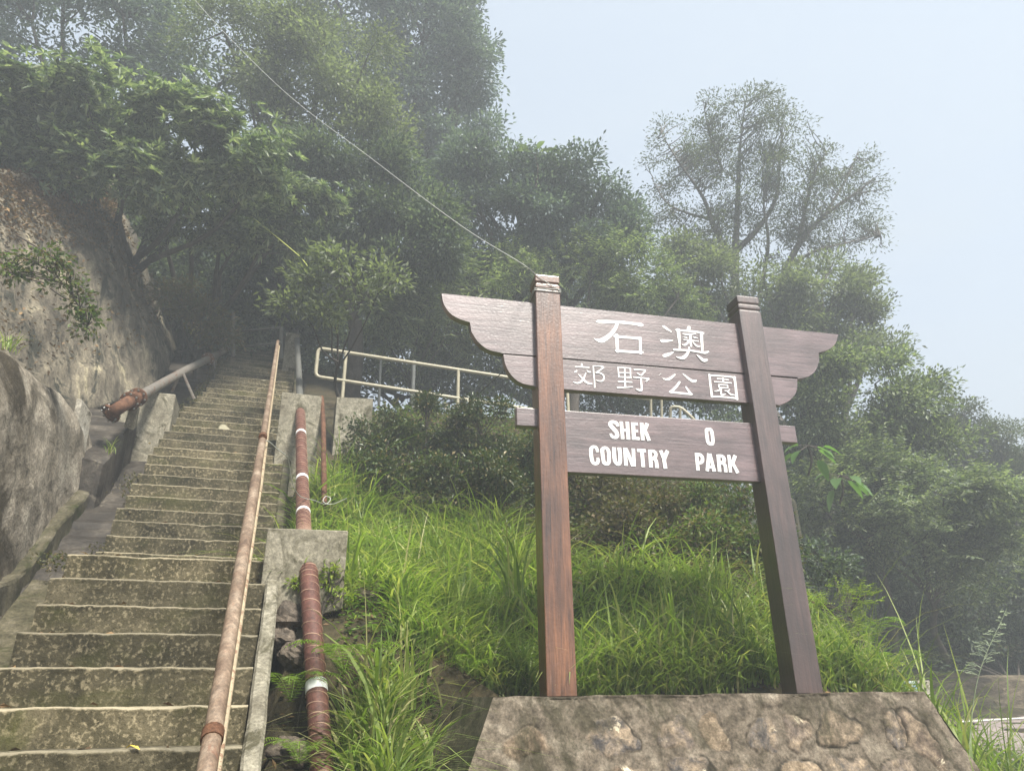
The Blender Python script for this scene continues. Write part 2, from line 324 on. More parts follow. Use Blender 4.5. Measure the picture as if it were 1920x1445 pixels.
# kerbstone and low rubble wall along the far side of the road
L = np.linspace(3.2, 26, 90); yb = 13.35+.3*(L-6.5); V = []; rows = []
prof = [(0, -.2), (-.02, .1), (.0, .3), (.03, .5), (.1, .57), (.4, .58), (.45, .3)]
for k, (x, y) in enumerate(zip(L, yb)):
    for dy, h in prof: V.append((x, y+dy, road_h(x, y)+EYE+h))
V = np.array(V); V += .035*np.stack([fbm(V, 3, 3, 5), fbm(V, 3, 3, 6), fbm(V, 3, 3, 7)], -1); m = len(prof)
tag(npmesh('roadside_wall', V, [(k*m+i_, (k+1)*m+i_, (k+1)*m+i_+1, k*m+i_+1) for k in range(89) for i_ in range(m-1)], M['stonewall'], smooth=False), 'low rubble retaining wall along the far side of the road', 'stone wall')
# small pale box with a blue face beside the road
e = at(1725, 1287, 8.6); ax = e-np.array([0, 0, .0])
sb = empty('utility_box', (e[0], e[1], e[2]-.15), 'small pale concrete marker with blue painted face beyond the stone plinth', 'marker block')
A = Acc(); A.box8([(e[0]+a, e[1]+b, e[2]+c) for c in (-1.0, .07) for a, b in ((-.02, 0), (.13, 0), (.13, .12), (-.02, .12))]); A.build('block', M['paleconcrete'], sb, bevel=.01)
A = Acc(); A.box8([(e[0]+a, e[1]+b, e[2]+c) for c in (-.9, .065) for a, b in ((-.2, .01), (-.03, .01), (-.03, .1), (-.2, .1))]); A.build('painted_panel', paint('blue_grey_paint', (.25, .38, .5), .6, 0, (12, .52, (.55, .58, .58))), sb, bevel=.008)
# ============================================================ the name sign
YAW = math.radians(12.39); SO = np.array([.1749, 4.4919]); SD = np.array([math.cos(YAW), math.sin(YAW)]); SN = np.array([-math.sin(YAW), math.cos(YAW)])
def G3(a, b, h): return np.array([SO[0]+a*SD[0]+b*SN[0], SO[1]+a*SD[1]+b*SN[1], h+EYE])
sign = empty('park_name_sign', (SO[0], SO[1], EYE), 'large dark timber park name sign with white lettering, two square posts on a stone plinth', 'sign')
sign.rotation_euler = (0, 0, YAW)
def sgl(a, b, h): return (a, b, h)    # sign-local coordinates
def local_obj(name, V, Fs, mat, parent, bevel=0, smooth=False):
    me = bpy.data.meshes.new(name); me.from_pydata([tuple(map(float, v)) for v in V], [], Fs); me.materials.append(mat); me.update()
    o = bpy.data.objects.new(name, me); col.objects.link(o); o.parent = parent
    if bevel: b = o.modifiers.new('bevel', 'BEVEL'); b.width = bevel; b.segments = 2; b.limit_method = 'ANGLE'
    return o
def lathe_box(profile):   # profile: (height, inset) of a square post 0.18 x 0.172
    V = []; Fs = []
    for h, i_ in profile: V += [(i_, i_, h), (.18-i_, i_, h), (.18-i_, .172-i_, h), (i_, .172-i_, h)]
    n = len(profile)
    for k in range(n-1):
        for j in range(4): Fs.append((4*k+j, 4*k+(j+1) % 4, 4*k+4+(j+1) % 4, 4*k+4+j))
    Fs += [(3, 2, 1, 0), tuple(4*(n-1)+j for j in range(4))]; return V, Fs
TOPZ = 2.787
prof = [(-.25, 0), (TOPZ-.135, 0), (TOPZ-.13, .009), (TOPZ-.118, .009), (TOPZ-.113, 0), (TOPZ-.085, 0), (TOPZ-.08, .009), (TOPZ-.068, .009), (TOPZ-.063, 0), (TOPZ-.01, 0), (TOPZ, .01)]
for a0, mt, lb in ((0, 'post', 'left post in orange brown varnish'), (1.572, 'post2', 'right post stained almost black')):
    V, Fs = lathe_box(prof); V = [(x+a0, y, z) for x, y, z in V]
    tag(local_obj('post', V, Fs, M[mt], sign, .006), lb)
def slab(name, outline, b0, b1, mat, parent, bevel=.006):
    """vertical plank from an outline of (a,h), b0 front, b1 back"""
    n = len(outline); V = [(a, b0, h) for a, h in outline]+[(a, b1, h) for a, h in outline]
    Fs = [tuple(range(n)), tuple(range(2*n-1, n-1, -1))]+[(k, k+n, (k+1) % n+n, (k+1) % n) for k in range(n)]
    return local_obj(name, V, Fs, mat, parent, bevel)
STROKES_TOP=[[(0.4645,2.4709,0.0215),(0.5364,2.4762,0.0228),(0.638,2.4821,0.0241),(0.7399,2.4809,0.0218),(0.8011,2.4774,0.0327)],[(0.6144,2.471,0.0228),(0.6048,2.443,0.024),(0.5847,2.4087,0.0263),(0.5572,2.3739,0.0298),(0.5279,2.3472,0.0333),(0.4889,2.321,0.0355),(0.4592,2.3208,0.0213),(0.4289,2.332,0.0024)],[(0.5878,2.3635,0.0215),(0.6292,2.3627,0.0203),(0.7051,2.364,0.0192),(0.7811,2.3631,0.0216)],[(0.6025,2.3756,0.0263),(0.6015,2.309,0.0226),(0.6018,2.2432,0.0236)],[(0.7818,2.3713,0.0204),(0.7783,2.3148,0.0203),(0.7735,2.2441,0.0202)],[(0.5911,2.2501,0.0189),(0.6709,2.2494,0.019),(0.7896,2.2548,0.0179)],[(0.9701,2.486,0.0122),(0.9723,2.4821,0.0195),(0.9965,2.4639,0.0195),(1.0162,2.4521,0.0146),(1.032,2.4408,0.0061)],[(0.9411,2.3621,0.0145),(0.9525,2.3604,0.0254),(0.9865,2.365,0.0194),(1.0366,2.3732,0.0061)],[(0.9468,2.2503,0.012),(0.9537,2.2429,0.0239),(0.983,2.2535,0.024),(1.01,2.2665,0.0156),(1.032,2.2805,0.0048)],[(1.1741,2.5034,0.0123),(1.174,2.4909,0.027),(1.1624,2.4705,0.0196)],[(1.0694,2.4614,0.0147),(1.1165,2.4605,0.0147),(1.2064,2.4623,0.0147),(1.2825,2.4559,0.0172)],[(1.0856,2.4657,0.0269),(1.0846,2.4081,0.0231),(1.0839,2.3538,0.0146),(1.0783,2.3021,0.0121)],[(1.2682,2.4587,0.0246),(1.2634,2.3977,0.0221),(1.2607,2.343,0.0183),(1.256,2.3047,0.0146)],[(1.1151,2.4357,0.0049),(1.137,2.4323,0.0122),(1.1769,2.4361,0.0135),(1.2243,2.4462,0.0061)],[(1.1769,2.4361,0.0171),(1.1728,2.3892,0.0195),(1.1724,2.3403,0.0146),(1.1728,2.3322,0.0073)],[(1.1228,2.4104,0.0061),(1.1342,2.4074,0.0098),(1.1498,2.4062,0.0085)],[(1.1957,2.416,0.0073),(1.211,2.412,0.0098),(1.2344,2.4087,0.0049)],[(1.1162,2.3866,0.0049),(1.1448,2.3852,0.0097),(1.184,2.3835,0.011),(1.2367,2.3843,0.0073)],[(1.1629,2.3828,0.0122),(1.1445,2.3594,0.0146),(1.1217,2.3424,0.0146),(1.1,2.3458,0.0036)],[(1.1882,2.3743,0.0061),(1.2018,2.3566,0.011),(1.2211,2.3421,0.0122),(1.2451,2.3443,0.0098)],[(1.0337,2.2967,0.0145),(1.0831,2.2985,0.0145),(1.1614,2.3015,0.0145),(1.2391,2.295,0.0146),(1.2757,2.2943,0.0195),(1.3089,2.3067,0.0098)],[(1.1556,2.3307,0.0097),(1.1515,2.306,0.0145),(1.1317,2.2694,0.0217),(1.1025,2.2401,0.0265),(1.071,2.2347,0.0168),(1.0434,2.2416,0.0036)],[(1.2062,2.272,0.0036),(1.2289,2.2539,0.017),(1.2523,2.2319,0.0242),(1.2733,2.2323,0.0218),(1.2887,2.2404,0.0121)]]
NS=(6,24,24)
STROKES_MID=[[(0.3308,2.1301,0.0082),(0.3314,2.1085,0.0148)],[(0.2798,2.1005,0.0065),(0.3311,2.102,0.0092),(0.3859,2.103,0.0092)],[(0.2956,2.075,0.0065),(0.2866,2.0635,0.0098),(0.2745,2.0589,0.0098)],[(0.3641,2.0807,0.0049),(0.3772,2.0692,0.0115),(0.3943,2.0688,0.0098)],[(0.3027,2.0451,0.0049),(0.3236,2.0219,0.0114),(0.3428,2.0004,0.0146),(0.3691,1.983,0.0146),(0.3996,1.9818,0.0098)],[(0.3579,2.0604,0.0065),(0.3442,2.0271,0.0098),(0.3256,1.9955,0.013),(0.2942,1.9771,0.0113),(0.2625,1.9834,0.0049)],[(0.4143,2.1192,0.0082),(0.4142,2.0579,0.0098),(0.4163,2.0045,0.0098),(0.4149,1.9512,0.0091)],[(0.4107,2.1152,0.0066),(0.4523,2.1188,0.0066),(0.4868,2.1181,0.0116)],[(0.4917,2.113,0.0099),(0.4644,2.0908,0.0092),(0.4284,2.0644,0.0092)],[(0.4285,2.0662,0.0092),(0.456,2.0667,0.0092),(0.4794,2.0561,0.0105),(0.4867,2.0351,0.0105),(0.4766,2.0111,0.0115),(0.4521,2.0038,0.0092),(0.4285,2.009,0.0049)],[(0.5967,2.1219,0.0093),(0.5974,2.0838,0.0093),(0.598,2.0441,0.0092)],[(0.5932,2.1216,0.008),(0.644,2.1233,0.008),(0.6914,2.1226,0.0093)],[(0.6879,2.1223,0.0093),(0.6863,2.0802,0.0093),(0.6837,2.0474,0.0093)],[(0.5971,2.0802,0.0073),(0.6832,2.0854,0.0073)],[(0.5965,2.0476,0.0079),(0.691,2.0509,0.0099)],[(0.6457,2.1224,0.0093),(0.6412,2.0404,0.0099),(0.6395,1.9721,0.0112)],[(0.5871,2.0127,0.0082),(0.6358,2.0141,0.0092),(0.6934,2.0158,0.0099)],[(0.5769,1.9673,0.0118),(0.6325,1.9716,0.0098),(0.6958,1.9808,0.0072)],[(0.7118,2.1133,0.0073),(0.7597,2.1162,0.0087),(0.802,2.1135,0.0107)],[(0.7999,2.1097,0.0093),(0.7785,2.0878,0.0093),(0.763,2.072,0.01)],[(0.7345,2.0897,0.0067),(0.7496,2.08,0.0083),(0.7665,2.0723,0.0093)],[(0.7034,2.0534,0.0086),(0.7614,2.0537,0.01),(0.823,2.0514,0.01)],[(0.8193,2.0493,0.0093),(0.8058,2.0373,0.0093),(0.7944,2.0274,0.006)],[(0.7614,2.0537,0.01),(0.7598,2.0138,0.0132),(0.7596,1.9707,0.0148),(0.7462,1.9572,0.0165),(0.7155,1.9655,0.0066)],[(1.0265,2.1047,0.0084),(1.0027,2.0844,0.0151),(0.9755,2.0639,0.0184),(0.9498,2.0582,0.0151),(0.9238,2.0652,0.004)],[(1.0834,2.1131,0.0041),(1.1116,2.0896,0.0135),(1.1416,2.0662,0.0202),(1.1627,2.0605,0.0186),(1.1854,2.0679,0.0135)],[(1.0526,2.0463,0.0151),(1.0235,2.0094,0.0167),(0.9876,1.974,0.0183),(0.9703,1.9619,0.0166)],[(0.9705,1.9637,0.015),(1.0432,1.9602,0.015),(1.1362,1.9582,0.015)],[(1.0941,2.0149,0.0101),(1.1076,1.9905,0.0151),(1.1292,1.9595,0.0167)],[(0.8988,2.084,0.0027),(0.9184,2.1014,0.0027)],[(1.291,2.1227,0.017),(1.2893,2.0374,0.0162),(1.289,1.9497,0.0168)],[(1.2828,2.1165,0.0116),(1.3904,2.1196,0.0116),(1.4981,2.1172,0.0137)],[(1.4873,2.12,0.0189),(1.4859,2.0454,0.0188),(1.4827,1.9458,0.0203)],[(1.2858,1.9531,0.0114),(1.3865,1.9551,0.0121),(1.4891,1.9518,0.0135)],[(1.3465,2.0956,0.0075),(1.3946,2.0957,0.0082),(1.4389,2.0937,0.0089)],[(1.394,2.105,0.0102),(1.3932,2.0715,0.0116)],[(1.3191,2.0693,0.0081),(1.3838,2.0707,0.0088),(1.4577,2.0692,0.0096)],[(1.3512,2.0478,0.0081),(1.4236,2.0509,0.0089)],[(1.3531,2.048,0.0088),(1.3536,2.024,0.0095)],[(1.4219,2.0515,0.0095),(1.422,2.0256,0.0095)],[(1.352,2.0258,0.0088),(1.4241,2.0277,0.0088)],[(1.3735,2.0219,0.0115),(1.3451,2.0014,0.0115),(1.3129,1.9934,0.0068)],[(1.366,2.0066,0.0102),(1.3647,1.9699,0.0135),(1.3972,1.9797,0.0068)],[(1.4359,2.0193,0.0061),(1.4189,2.0033,0.0102),(1.3915,2.0049,0.0051)],[(1.4114,2.0027,0.0088),(1.4376,1.9791,0.0122),(1.4667,1.9757,0.0081)]]
STROKES_LOW=[[(0.5655,1.68,0.0203),(0.5545,1.7009,0.0254),(0.5336,1.7085,0.0237),(0.5154,1.7037,0.0254),(0.509,1.6871,0.0271),(0.5302,1.6598,0.0287),(0.5499,1.636,0.0287),(0.5534,1.6112,0.0269),(0.5366,1.5995,0.0235),(0.5158,1.6054,0.0219),(0.5065,1.6243,0.0168)],[(0.5896,1.7158,0.0245),(0.591,1.5904,0.0242)],[(0.6328,1.7169,0.0245),(0.6318,1.5893,0.025)],[(0.5868,1.6544,0.0203),(0.6333,1.6537,0.0203)],[(0.674,1.7142,0.0273),(0.6711,1.5899,0.027)],[(0.6732,1.7043,0.0205),(0.7075,1.7044,0.0205)],[(0.6728,1.6544,0.017),(0.7052,1.6547,0.017)],[(0.672,1.6007,0.0203),(0.7113,1.5995,0.0203)],[(0.7357,1.7164,0.0257),(0.7339,1.5901,0.0254)],[(0.7773,1.7137,0.0257),(0.755,1.6669,0.0256),(0.7428,1.6517,0.017)],[(0.7529,1.6631,0.0256),(0.7678,1.628,0.0255),(0.7788,1.5893,0.0254)],[(0.4084,1.4885,0.0199),(0.4014,1.5159,0.0216),(0.3844,1.5236,0.0199),(0.3683,1.5157,0.0232),(0.3619,1.4945,0.0248),(0.364,1.4394,0.0247),(0.3745,1.4125,0.023),(0.3985,1.4104,0.0214),(0.4082,1.428,0.0214),(0.4061,1.4503,0.0165)],[(0.4645,1.5213,0.02),(0.4428,1.5096,0.0249),(0.441,1.4816,0.0249),(0.4438,1.4437,0.0248),(0.449,1.4165,0.0248),(0.4677,1.4106,0.0215),(0.4806,1.4216,0.0248),(0.4854,1.4668,0.0249),(0.4827,1.5049,0.025),(0.4645,1.5213,0.02)],[(0.5246,1.5283,0.0267),(0.5227,1.4758,0.0266),(0.525,1.4343,0.0265),(0.5393,1.4137,0.0219),(0.5574,1.4222,0.0249),(0.5644,1.4711,0.025),(0.5616,1.5286,0.0268)],[(0.6023,1.5292,0.0251),(0.5998,1.4044,0.0249)],[(0.6091,1.5261,0.0201),(0.6291,1.4642,0.025),(0.649,1.4046,0.0249)],[(0.6607,1.5273,0.0242),(0.6559,1.4032,0.0249)],[(0.6865,1.5165,0.0222),(0.7489,1.5165,0.0222)],[(0.7205,1.5184,0.0252),(0.7211,1.4014,0.025)],[(0.7784,1.5252,0.0253),(0.776,1.4008,0.0251)],[(0.7721,1.515,0.0202),(0.8044,1.5154,0.0209),(0.8176,1.5027,0.0236),(0.8156,1.4815,0.0236),(0.7997,1.4648,0.0208),(0.7783,1.4654,0.0168)],[(0.7999,1.4666,0.0235),(0.8162,1.4499,0.0242),(0.8186,1.3995,0.0261)],[(0.8557,1.5243,0.0237),(0.875,1.4636,0.0253)],[(0.9065,1.5255,0.0254),(0.8771,1.4673,0.0253),(0.8758,1.4356,0.0252),(0.8792,1.3981,0.0252)],[(1.2297,1.6998,0.0216),(1.2137,1.6922,0.0247),(1.2117,1.6498,0.0246),(1.2143,1.6047,0.0245),(1.2312,1.5944,0.0245),(1.249,1.6035,0.0245),(1.2536,1.6524,0.0246),(1.249,1.6945,0.0247),(1.2297,1.6998,0.0216)],[(1.1171,1.5224,0.0242),(1.1152,1.3983,0.024)],[(1.114,1.5102,0.023),(1.1433,1.5096,0.023),(1.1576,1.493,0.0242),(1.1545,1.4676,0.0242),(1.1399,1.4542,0.0211),(1.1171,1.4546,0.0181)],[(1.2106,1.5228,0.0274),(1.1957,1.4572,0.0242),(1.1816,1.397,0.0241)],[(1.2137,1.5214,0.0274),(1.2254,1.4588,0.0242),(1.2337,1.3965,0.0271)],[(1.1919,1.4272,0.0181),(1.2279,1.4275,0.0181)],[(1.2776,1.5186,0.0256),(1.273,1.3969,0.0254)],[(1.2747,1.5089,0.0219),(1.3045,1.509,0.022),(1.3188,1.4923,0.0244),(1.3124,1.4697,0.0225),(1.2878,1.4589,0.0182)],[(1.2982,1.4626,0.0225),(1.3189,1.4448,0.0237),(1.3188,1.3961,0.0242)],[(1.3574,1.5199,0.022),(1.3534,1.3962,0.023)],[(1.4057,1.5193,0.0245),(1.3782,1.4669,0.0244),(1.3626,1.4502,0.0183)],[(1.3778,1.4637,0.0244),(1.3929,1.4297,0.0243),(1.4076,1.3942,0.0255)]]
WING_L1=[(-0.658, 2.578), (-0.641, 2.496), (-0.592, 2.426), (-0.528, 2.391), (-0.458, 2.373), (-0.446, 2.3), (-0.401, 2.231), (-0.331, 2.177), (-0.227, 2.158)]
WING_L2=[(-0.227, 2.158), (-0.21, 2.068), (-0.166, 1.992), (-0.101, 1.946), (-0.005, 1.93)]
WING_R1=[(2.428, 2.556), (2.382, 2.469), (2.306, 2.412), (2.223, 2.381), (2.213, 2.309), (2.165, 2.226), (2.093, 2.172), (2.004, 2.147)]
WING_R2=[(2.004, 2.147), (1.977, 2.046), (1.911, 1.97), (1.817, 1.921)]
TEN_L=[(-0.14, 1.77), (-0.138, 1.642)]
TEN_R=[(1.915, 1.755), (1.903, 1.618)]
EDGE=[(0.172, 2.574), (1.566, 2.576), (0.176, 2.153), (1.547, 2.153), (0.182, 1.929), (1.55, 1.914), (0.184, 1.781), (1.576, 1.762), (0.191, 1.343), (1.556, 1.34)]

B0, B1 = .055, .118
def sp2(pts, n): return [tuple(p) for p in spline(pts, n)]
left1 = sp2(WING_L1[:5], 16)+sp2(WING_L1[5:], 16)
right1 = sp2(WING_R1[:4], 14)+sp2(WING_R1[4:], 14)
top1 = slab('top_board', left1+[(-.227, 2.159), (2.004, 2.159)]+right1[::-1], B0, B1, M['board'], sign, .005)
o2 = sp2(WING_L2, 16)+[(-.005, 1.924), (1.80, 1.924)]+sp2(WING_R2, 14)[::-1]
o2 = [(a, min(h, 2.151)) for a, h in o2]
mid1 = slab('middle_board', o2, B0+.002, B1, M['board'], sign, .005)
low1 = slab('lower_board', [(-.14, 1.77), (-.138, 1.642), (.02, 1.642), (.02, 1.341), (1.73, 1.341), (1.73, 1.642), (1.912, 1.642), (1.912, 1.77)], B0, B1, M['board'], sign, .005)
def ribbon(strokes, front, name, parent):
    V = []; Fs = []
    for si, st in enumerate(strokes):
        P = np.array([(a, h) for a, h, w_ in st]); W = np.array([w_ for a, h, w_ in st])
        closed = len(P) > 4 and np.linalg.norm(P[0]-P[-1]) < 1e-4
        if len(P) > 2 and not closed:
            S3 = spline(np.c_[P, W], 4*len(P)); P = S3[:, :2]; W = np.maximum(S3[:, 2], .001)
        elif closed:
            Q = np.c_[P, W]; Q = np.vstack([Q[-3:-1], Q, Q[1:3]]); S3 = spline(Q, 8*len(Q)); m0 = int(8*2*len(Q)/(len(Q)-1)); S3 = S3[m0:-m0]; P = S3[:, :2]; W = S3[:, 2]; P = np.vstack([P, P[0]]); W = np.append(W, W[0])
        T = np.gradient(P, axis=0)
        if closed: T[0] = T[-1] = P[1]-P[-2]
        T /= np.linalg.norm(T, axis=1)[:, None]+1e-9; Nn = np.stack([-T[:, 1], T[:, 0]], -1)
        f = front-.0025-.00022*si; b = len(V); n = len(P)
        for k in range(n):
            l = P[k]+Nn[k]*W[k]/2; r = P[k]-Nn[k]*W[k]/2
            V += [(l[0], f, l[1]), (r[0], f, r[1]), (l[0], front+.004, l[1]), (r[0], front+.004, r[1])]
        for k in range(n-1):
            i0 = b+4*k; i1 = i0+4
            Fs += [(i0, i1, i1+1, i0+1), (i0, i0+2, i1+2, i1), (i0+1, i1+1, i1+3, i0+3)]
        Fs += [(b, b+1, b+3, b+2), (b+4*(n-1), b+4*(n-1)+2, b+4*(n-1)+3, b+4*(n-1)+1)]
        # rounded stroke ends where the brush is thick
        for e_ in (0, n-1):
            if W[e_] > .014 and not closed and front > 0 and len(st) > 2 and parent is not low1:
                c0 = len(V); V.append((P[e_][0], f, P[e_][1])); a0 = math.atan2(Nn[e_][1], Nn[e_][0])
                sgn = 1 if e_ == 0 else -1
                for q in range(9):
                    a_ = a0+sgn*math.pi*q/8; V.append((P[e_][0]+math.cos(a_)*W[e_]/2, f-.00003, P[e_][1]+math.sin(a_)*W[e_]*.36))
                for q in range(8): Fs.append((c0, c0+1+q, c0+2+q) if sgn < 0 else (c0, c0+2+q, c0+1+q))
    return local_obj(name, V, Fs, M['letter'], parent)
for S_, cuts, f_, pr_ in ((STROKES_TOP, (0, NS[0], None), B0, top1), (STROKES_MID, (0, 10, NS[1], NS[1]+6, None), B0+.002, mid1), (STROKES_LOW, (0, 11, NS[2], NS[2]+1, None), B0, low1)):
    for a0, a1 in zip(cuts[:-1], cuts[1:]): ribbon(S_[a0:a1], f_, 'lettering', pr_)
# ============================================================ the stone plinth under the sign
pl = empty('stone_plinth', G3(.9, .1, -1.2), 'stone faced concrete plinth with sloping sides carrying the big timber sign', 'plinth')
AF, BF = (-.36, 2.24), (-.27, .46); HT = .004; HB = -1.35; BAT = .23
stones = [(-.2, -.21, .13, .085, .2), (.26, -.22, .115, .08, .35), (.62, -.19, .09, .075, -.2), (.86, -.2, .065, .08, -.5), (1.13, -.21, .075, .06, 0), (1.37, -.19, .065, .06, 0), (1.62, -.2, .12, .08, .2), (1.98, -.2, .06, .07, .4), (2.13, -.25, .07, .13, .5),
  (-.37, -.45, .06, .12, .5), (-.06, -.5, .13, .1, .1), (.33, -.47, .17, .1, 0), (.68, -.43, .11, .1, .1), (.98, -.46, .1, .12, -.4), (1.3, -.42, .11, .11, .1), (1.62, -.45, .15, .11, -.1), (1.93, -.47, .1, .13, .3), (2.28, -.5, .1, .1, 0),
  (-.3, -.75, .15, .11, 0), (.15, -.76, .2, .12, 0), (.65, -.72, .17, .12, .1), (1.1, -.75, .18, .12, 0), (1.6, -.73, .2, .12, 0), (2.1, -.76, .18, .12, .1)]
nu, nh = 460, 130
aa, tt = np.meshgrid(np.linspace(0, 1, nu), np.linspace(0, 1, nh)**1.6)
hh = HT+(HB-HT)*tt; ex = (HT-hh)*.42
a_ = (AF[0]-ex)*(1-aa)+(AF[1]+ex)*aa; b_ = BF[0]-(HT-hh)*BAT
P3 = np.stack([a_, hh, a_*0], -1); base = .011*fbm(P3, 5, 5, 21)+.005*fbm(P3, 26, 4, 3); stn = np.zeros_like(a_); rnd = np.zeros_like(a_); gap = np.zeros_like(a_)
warp = .05*np.stack([fbm(P3, 7, 3, 31), fbm(P3, 7, 3, 32)], -1)
for k, (ca, ch, ra, rh, rot) in enumerate(stones):
    dx = a_+warp[..., 0]-ca; dy = hh+warp[..., 1]-ch; x = (dx*math.cos(rot)+dy*math.sin(rot))/(ra*1.12); y = (-dx*math.sin(rot)+dy*math.cos(rot))/(rh*1.1)
    d = (np.abs(x)**2.4+np.abs(y)**2.4)**(1/2.4); base = base+np.where(d < 1, .006*np.clip(1-d**6, 0, 1), 0)-.009*np.exp(-((d-1.04)/.06)**2)*np.clip(.5+1.2*fbm(P3, 4, 2, 77+k), 0, 1.4); gap = np.maximum(gap, np.exp(-((d-1.03)/.055)**2)*smooth(-.05, .6, fbm(P3, 5, 2, 177+k)+.25*np.sin(3*np.arctan2(y, x)+k))); stn = np.maximum(stn, 1-smooth(.9, 1.06, d)); rnd = np.where(d < 1, ((k*7919) % 97)/97., rnd)
edge = smooth(0, .02, HT-hh); b_ = b_-base*edge
P = SO[None, None]+a_[..., None]*SD+b_[..., None]*SN; V = np.concatenate([P, (hh+EYE+.004*fbm(P3, 9, 2, 8)*(tt < .01))[..., None]], -1).reshape(-1, 3)
i, j = np.meshgrid(np.arange(nu-1), np.arange(nh-1)); q = (j*nu+i).ravel(); Fq = np.stack([q, q+nu, q+nu+1, q+1], -1)
mm, nt, b, pos, o = newmat('plinth_stone_face')
at1 = N(nt, 'ShaderNodeAttribute', attribute_name='stone').outputs['Fac']; at2 = N(nt, 'ShaderNodeAttribute', attribute_name='tone').outputs['Fac']
n1 = noise(nt, pos, 6, 10, .7, .5); mort = ramp(nt, n1, [(.3, (.06, .05, .035)), (.5, (.17, .14, .105)), (.7, (.3, .26, .2))])
stc = mixc(nt, ramp(nt, noise(nt, pos, 11, 8, .7, .4), [(.42, (0,)*3), (.62, (1,)*3)]), ramp(nt, at2, [(0, (.12, .085, .055)), (.35, (.15, .13, .11)), (.65, (.075, .07, .065)), (1, (.2, .15, .09))]), (.27, .21, .14))
stc = mixc(nt, ramp(nt, noise(nt, pos, 4.5, 7, .7, .5), [(.6, (0,)*3), (.63, (1,)*3)]), stc, (.6, .53, .37))
stc = mixc(nt, 1., stc, (1.1, 1.1, 1.15), 'MULTIPLY'); c = mixc(nt, at1, mort, stc); c = mixc(nt, 1., c, ramp(nt, noise(nt, pos, 22, 8, .8, .3), [(.32, (.42,)*3), (.5, (.95,)*3), (.68, (1.5,)*3)]), 'MULTIPLY'); c = mixc(nt, ramp(nt, noise(nt, mapv(nt, pos, (1, 1, .6)), 3.2, 9, .75, .8), [(.48, (0,)*3), (.62, (.88,)*3)]), c, (.05, .045, .026))
c = mixc(nt, N(nt, 'ShaderNodeAttribute', attribute_name='joint').outputs['Fac'], c, (.03, .026, .018)); fg = noise(nt, pos, 75, 5, .8); c = mixc(nt, 1., c, ramp(nt, fg, [(.3, (.45,)*3), (.7, (1.25,)*3)]), 'MULTIPLY')
nt.links.new(c, b.inputs['Base Color']); b.inputs['Roughness'].default_value = .9; b.inputs['Specular IOR Level'].default_value = .2; bumpn(nt, b, mth(nt, 'ADD', n1, mth(nt, 'MULTIPLY', fg, .4)), .7, .008)
npmesh('stone_face', V, Fq, mm, pl, smooth=True, attr=dict(stone=stn.ravel(), tone=rnd.ravel(), joint=gap.ravel()))
A = Acc()     # smooth rendered sides, back and top; left side's shade put into dark colour
e0 = (HT-HB)*.42; bb = BF[0]-(HT-HB)*BAT
fl, fr, kl, kr = G3(AF[0], BF[0], HT), G3(AF[1], BF[0], HT), G3(AF[0]-.12, BF[1]+.06, HT), G3(AF[1], BF[1], HT)
fl2, fr2, kl2, kr2 = G3(AF[0]-e0, bb, HB), G3(AF[1]+e0, bb, HB), G3(AF[0]-e0-.12, BF[1]+.2, HB), G3(AF[1]+e0, BF[1]+.2, HB)
A.add([fl, fr, kr, kl, fl2, fr2, kr2, kl2], [(0, 1, 2, 3), (0, 3, 7, 4), (2, 1, 5, 6), (3, 2, 6, 7)]); A.build('rendered_body', M['mossy'], pl)
# ============================================================ the staircase
st = empty('concrete_staircase', SP(3, -.6, -1.5), 'long flight of mossy concrete steps climbing into the trees', 'staircase')
mm, nt, b, pos, o = newmat('mossy_step_concrete')
wr = N(nt, 'ShaderNodeAttribute', attribute_name='wear_light').outputs['Fac']
n1 = noise(nt, pos, 3.2, 9, .7, .5); c = ramp(nt, n1, [(.32, (.022, .02, .012)), (.5, (.075, .066, .04)), (.7, (.16, .138, .09))])
c = mixc(nt, ramp(nt, noise(nt, pos, 48, 3, .6), [(.52, (0,)*3), (.66, (.75,)*3)]), c, (.3, .26, .175))
c = mixc(nt, ramp(nt, noise(nt, pos, 70, 3, .6), [(.3, (.7,)*3), (.42, (0,)*3)]), c, (.02, .018, .01))
c = mixc(nt, ramp(nt, noise(nt, pos, 1.7, 5, .7, .5), [(.52, (0,)*3), (.7, (.7,)*3)]), c, (.06, .065, .018))
wn = noise(nt, pos, 26, 6, .7); wm = mth(nt, 'ADD', wr, mth(nt, 'MULTIPLY', mth(nt, 'SUBTRACT', wn, .5), 1.1)); f = ramp(nt, wm, [(.55, (0,)*3), (.85, (1,)*3)])
c = mixc(nt, f, c, (.31, .275, .2)); tn = N(nt, 'ShaderNodeAttribute', attribute_name='tone').outputs['Fac']; c = mixc(nt, 1., c, ramp(nt, tn, [(0, (.68, .68, .66)), (1, (1.25, 1.22, 1.15))]), 'MULTIPLY'); c = mixc(nt, ramp(nt, noise(nt, mapv(nt, pos, (1, 1, .4)), 4.2, 7, .7, .6), [(.5, (0,)*3), (.7, (.75,)*3)]), c, (.02, .019, .01))
pn = ramp(nt, noise(nt, pos, 2.3, 2, .4), [(.73, (0,)*3), (.745, (1,)*3)]); c = mixc(nt, pn, c, (.42, .39, .28))
nt.links.new(c, b.inputs['Base Color']); b.inputs['Roughness'].default_value = .92; b.inputs['Specular IOR Level'].default_value = .2
bumpn(nt, b, mth(nt, 'ADD', mth(nt, 'MULTIPLY', wn, .6), noise(nt, pos, 75, 4, .7)), .8, .007)
steps = [(4.115+.236*k, .156+.168*k) for k in range(-10, 5)]+[(6.30+.236*k, 1.063+.168*k) for k in range(0, 32)]
steps[0] = (steps[0][0], steps[0][1])
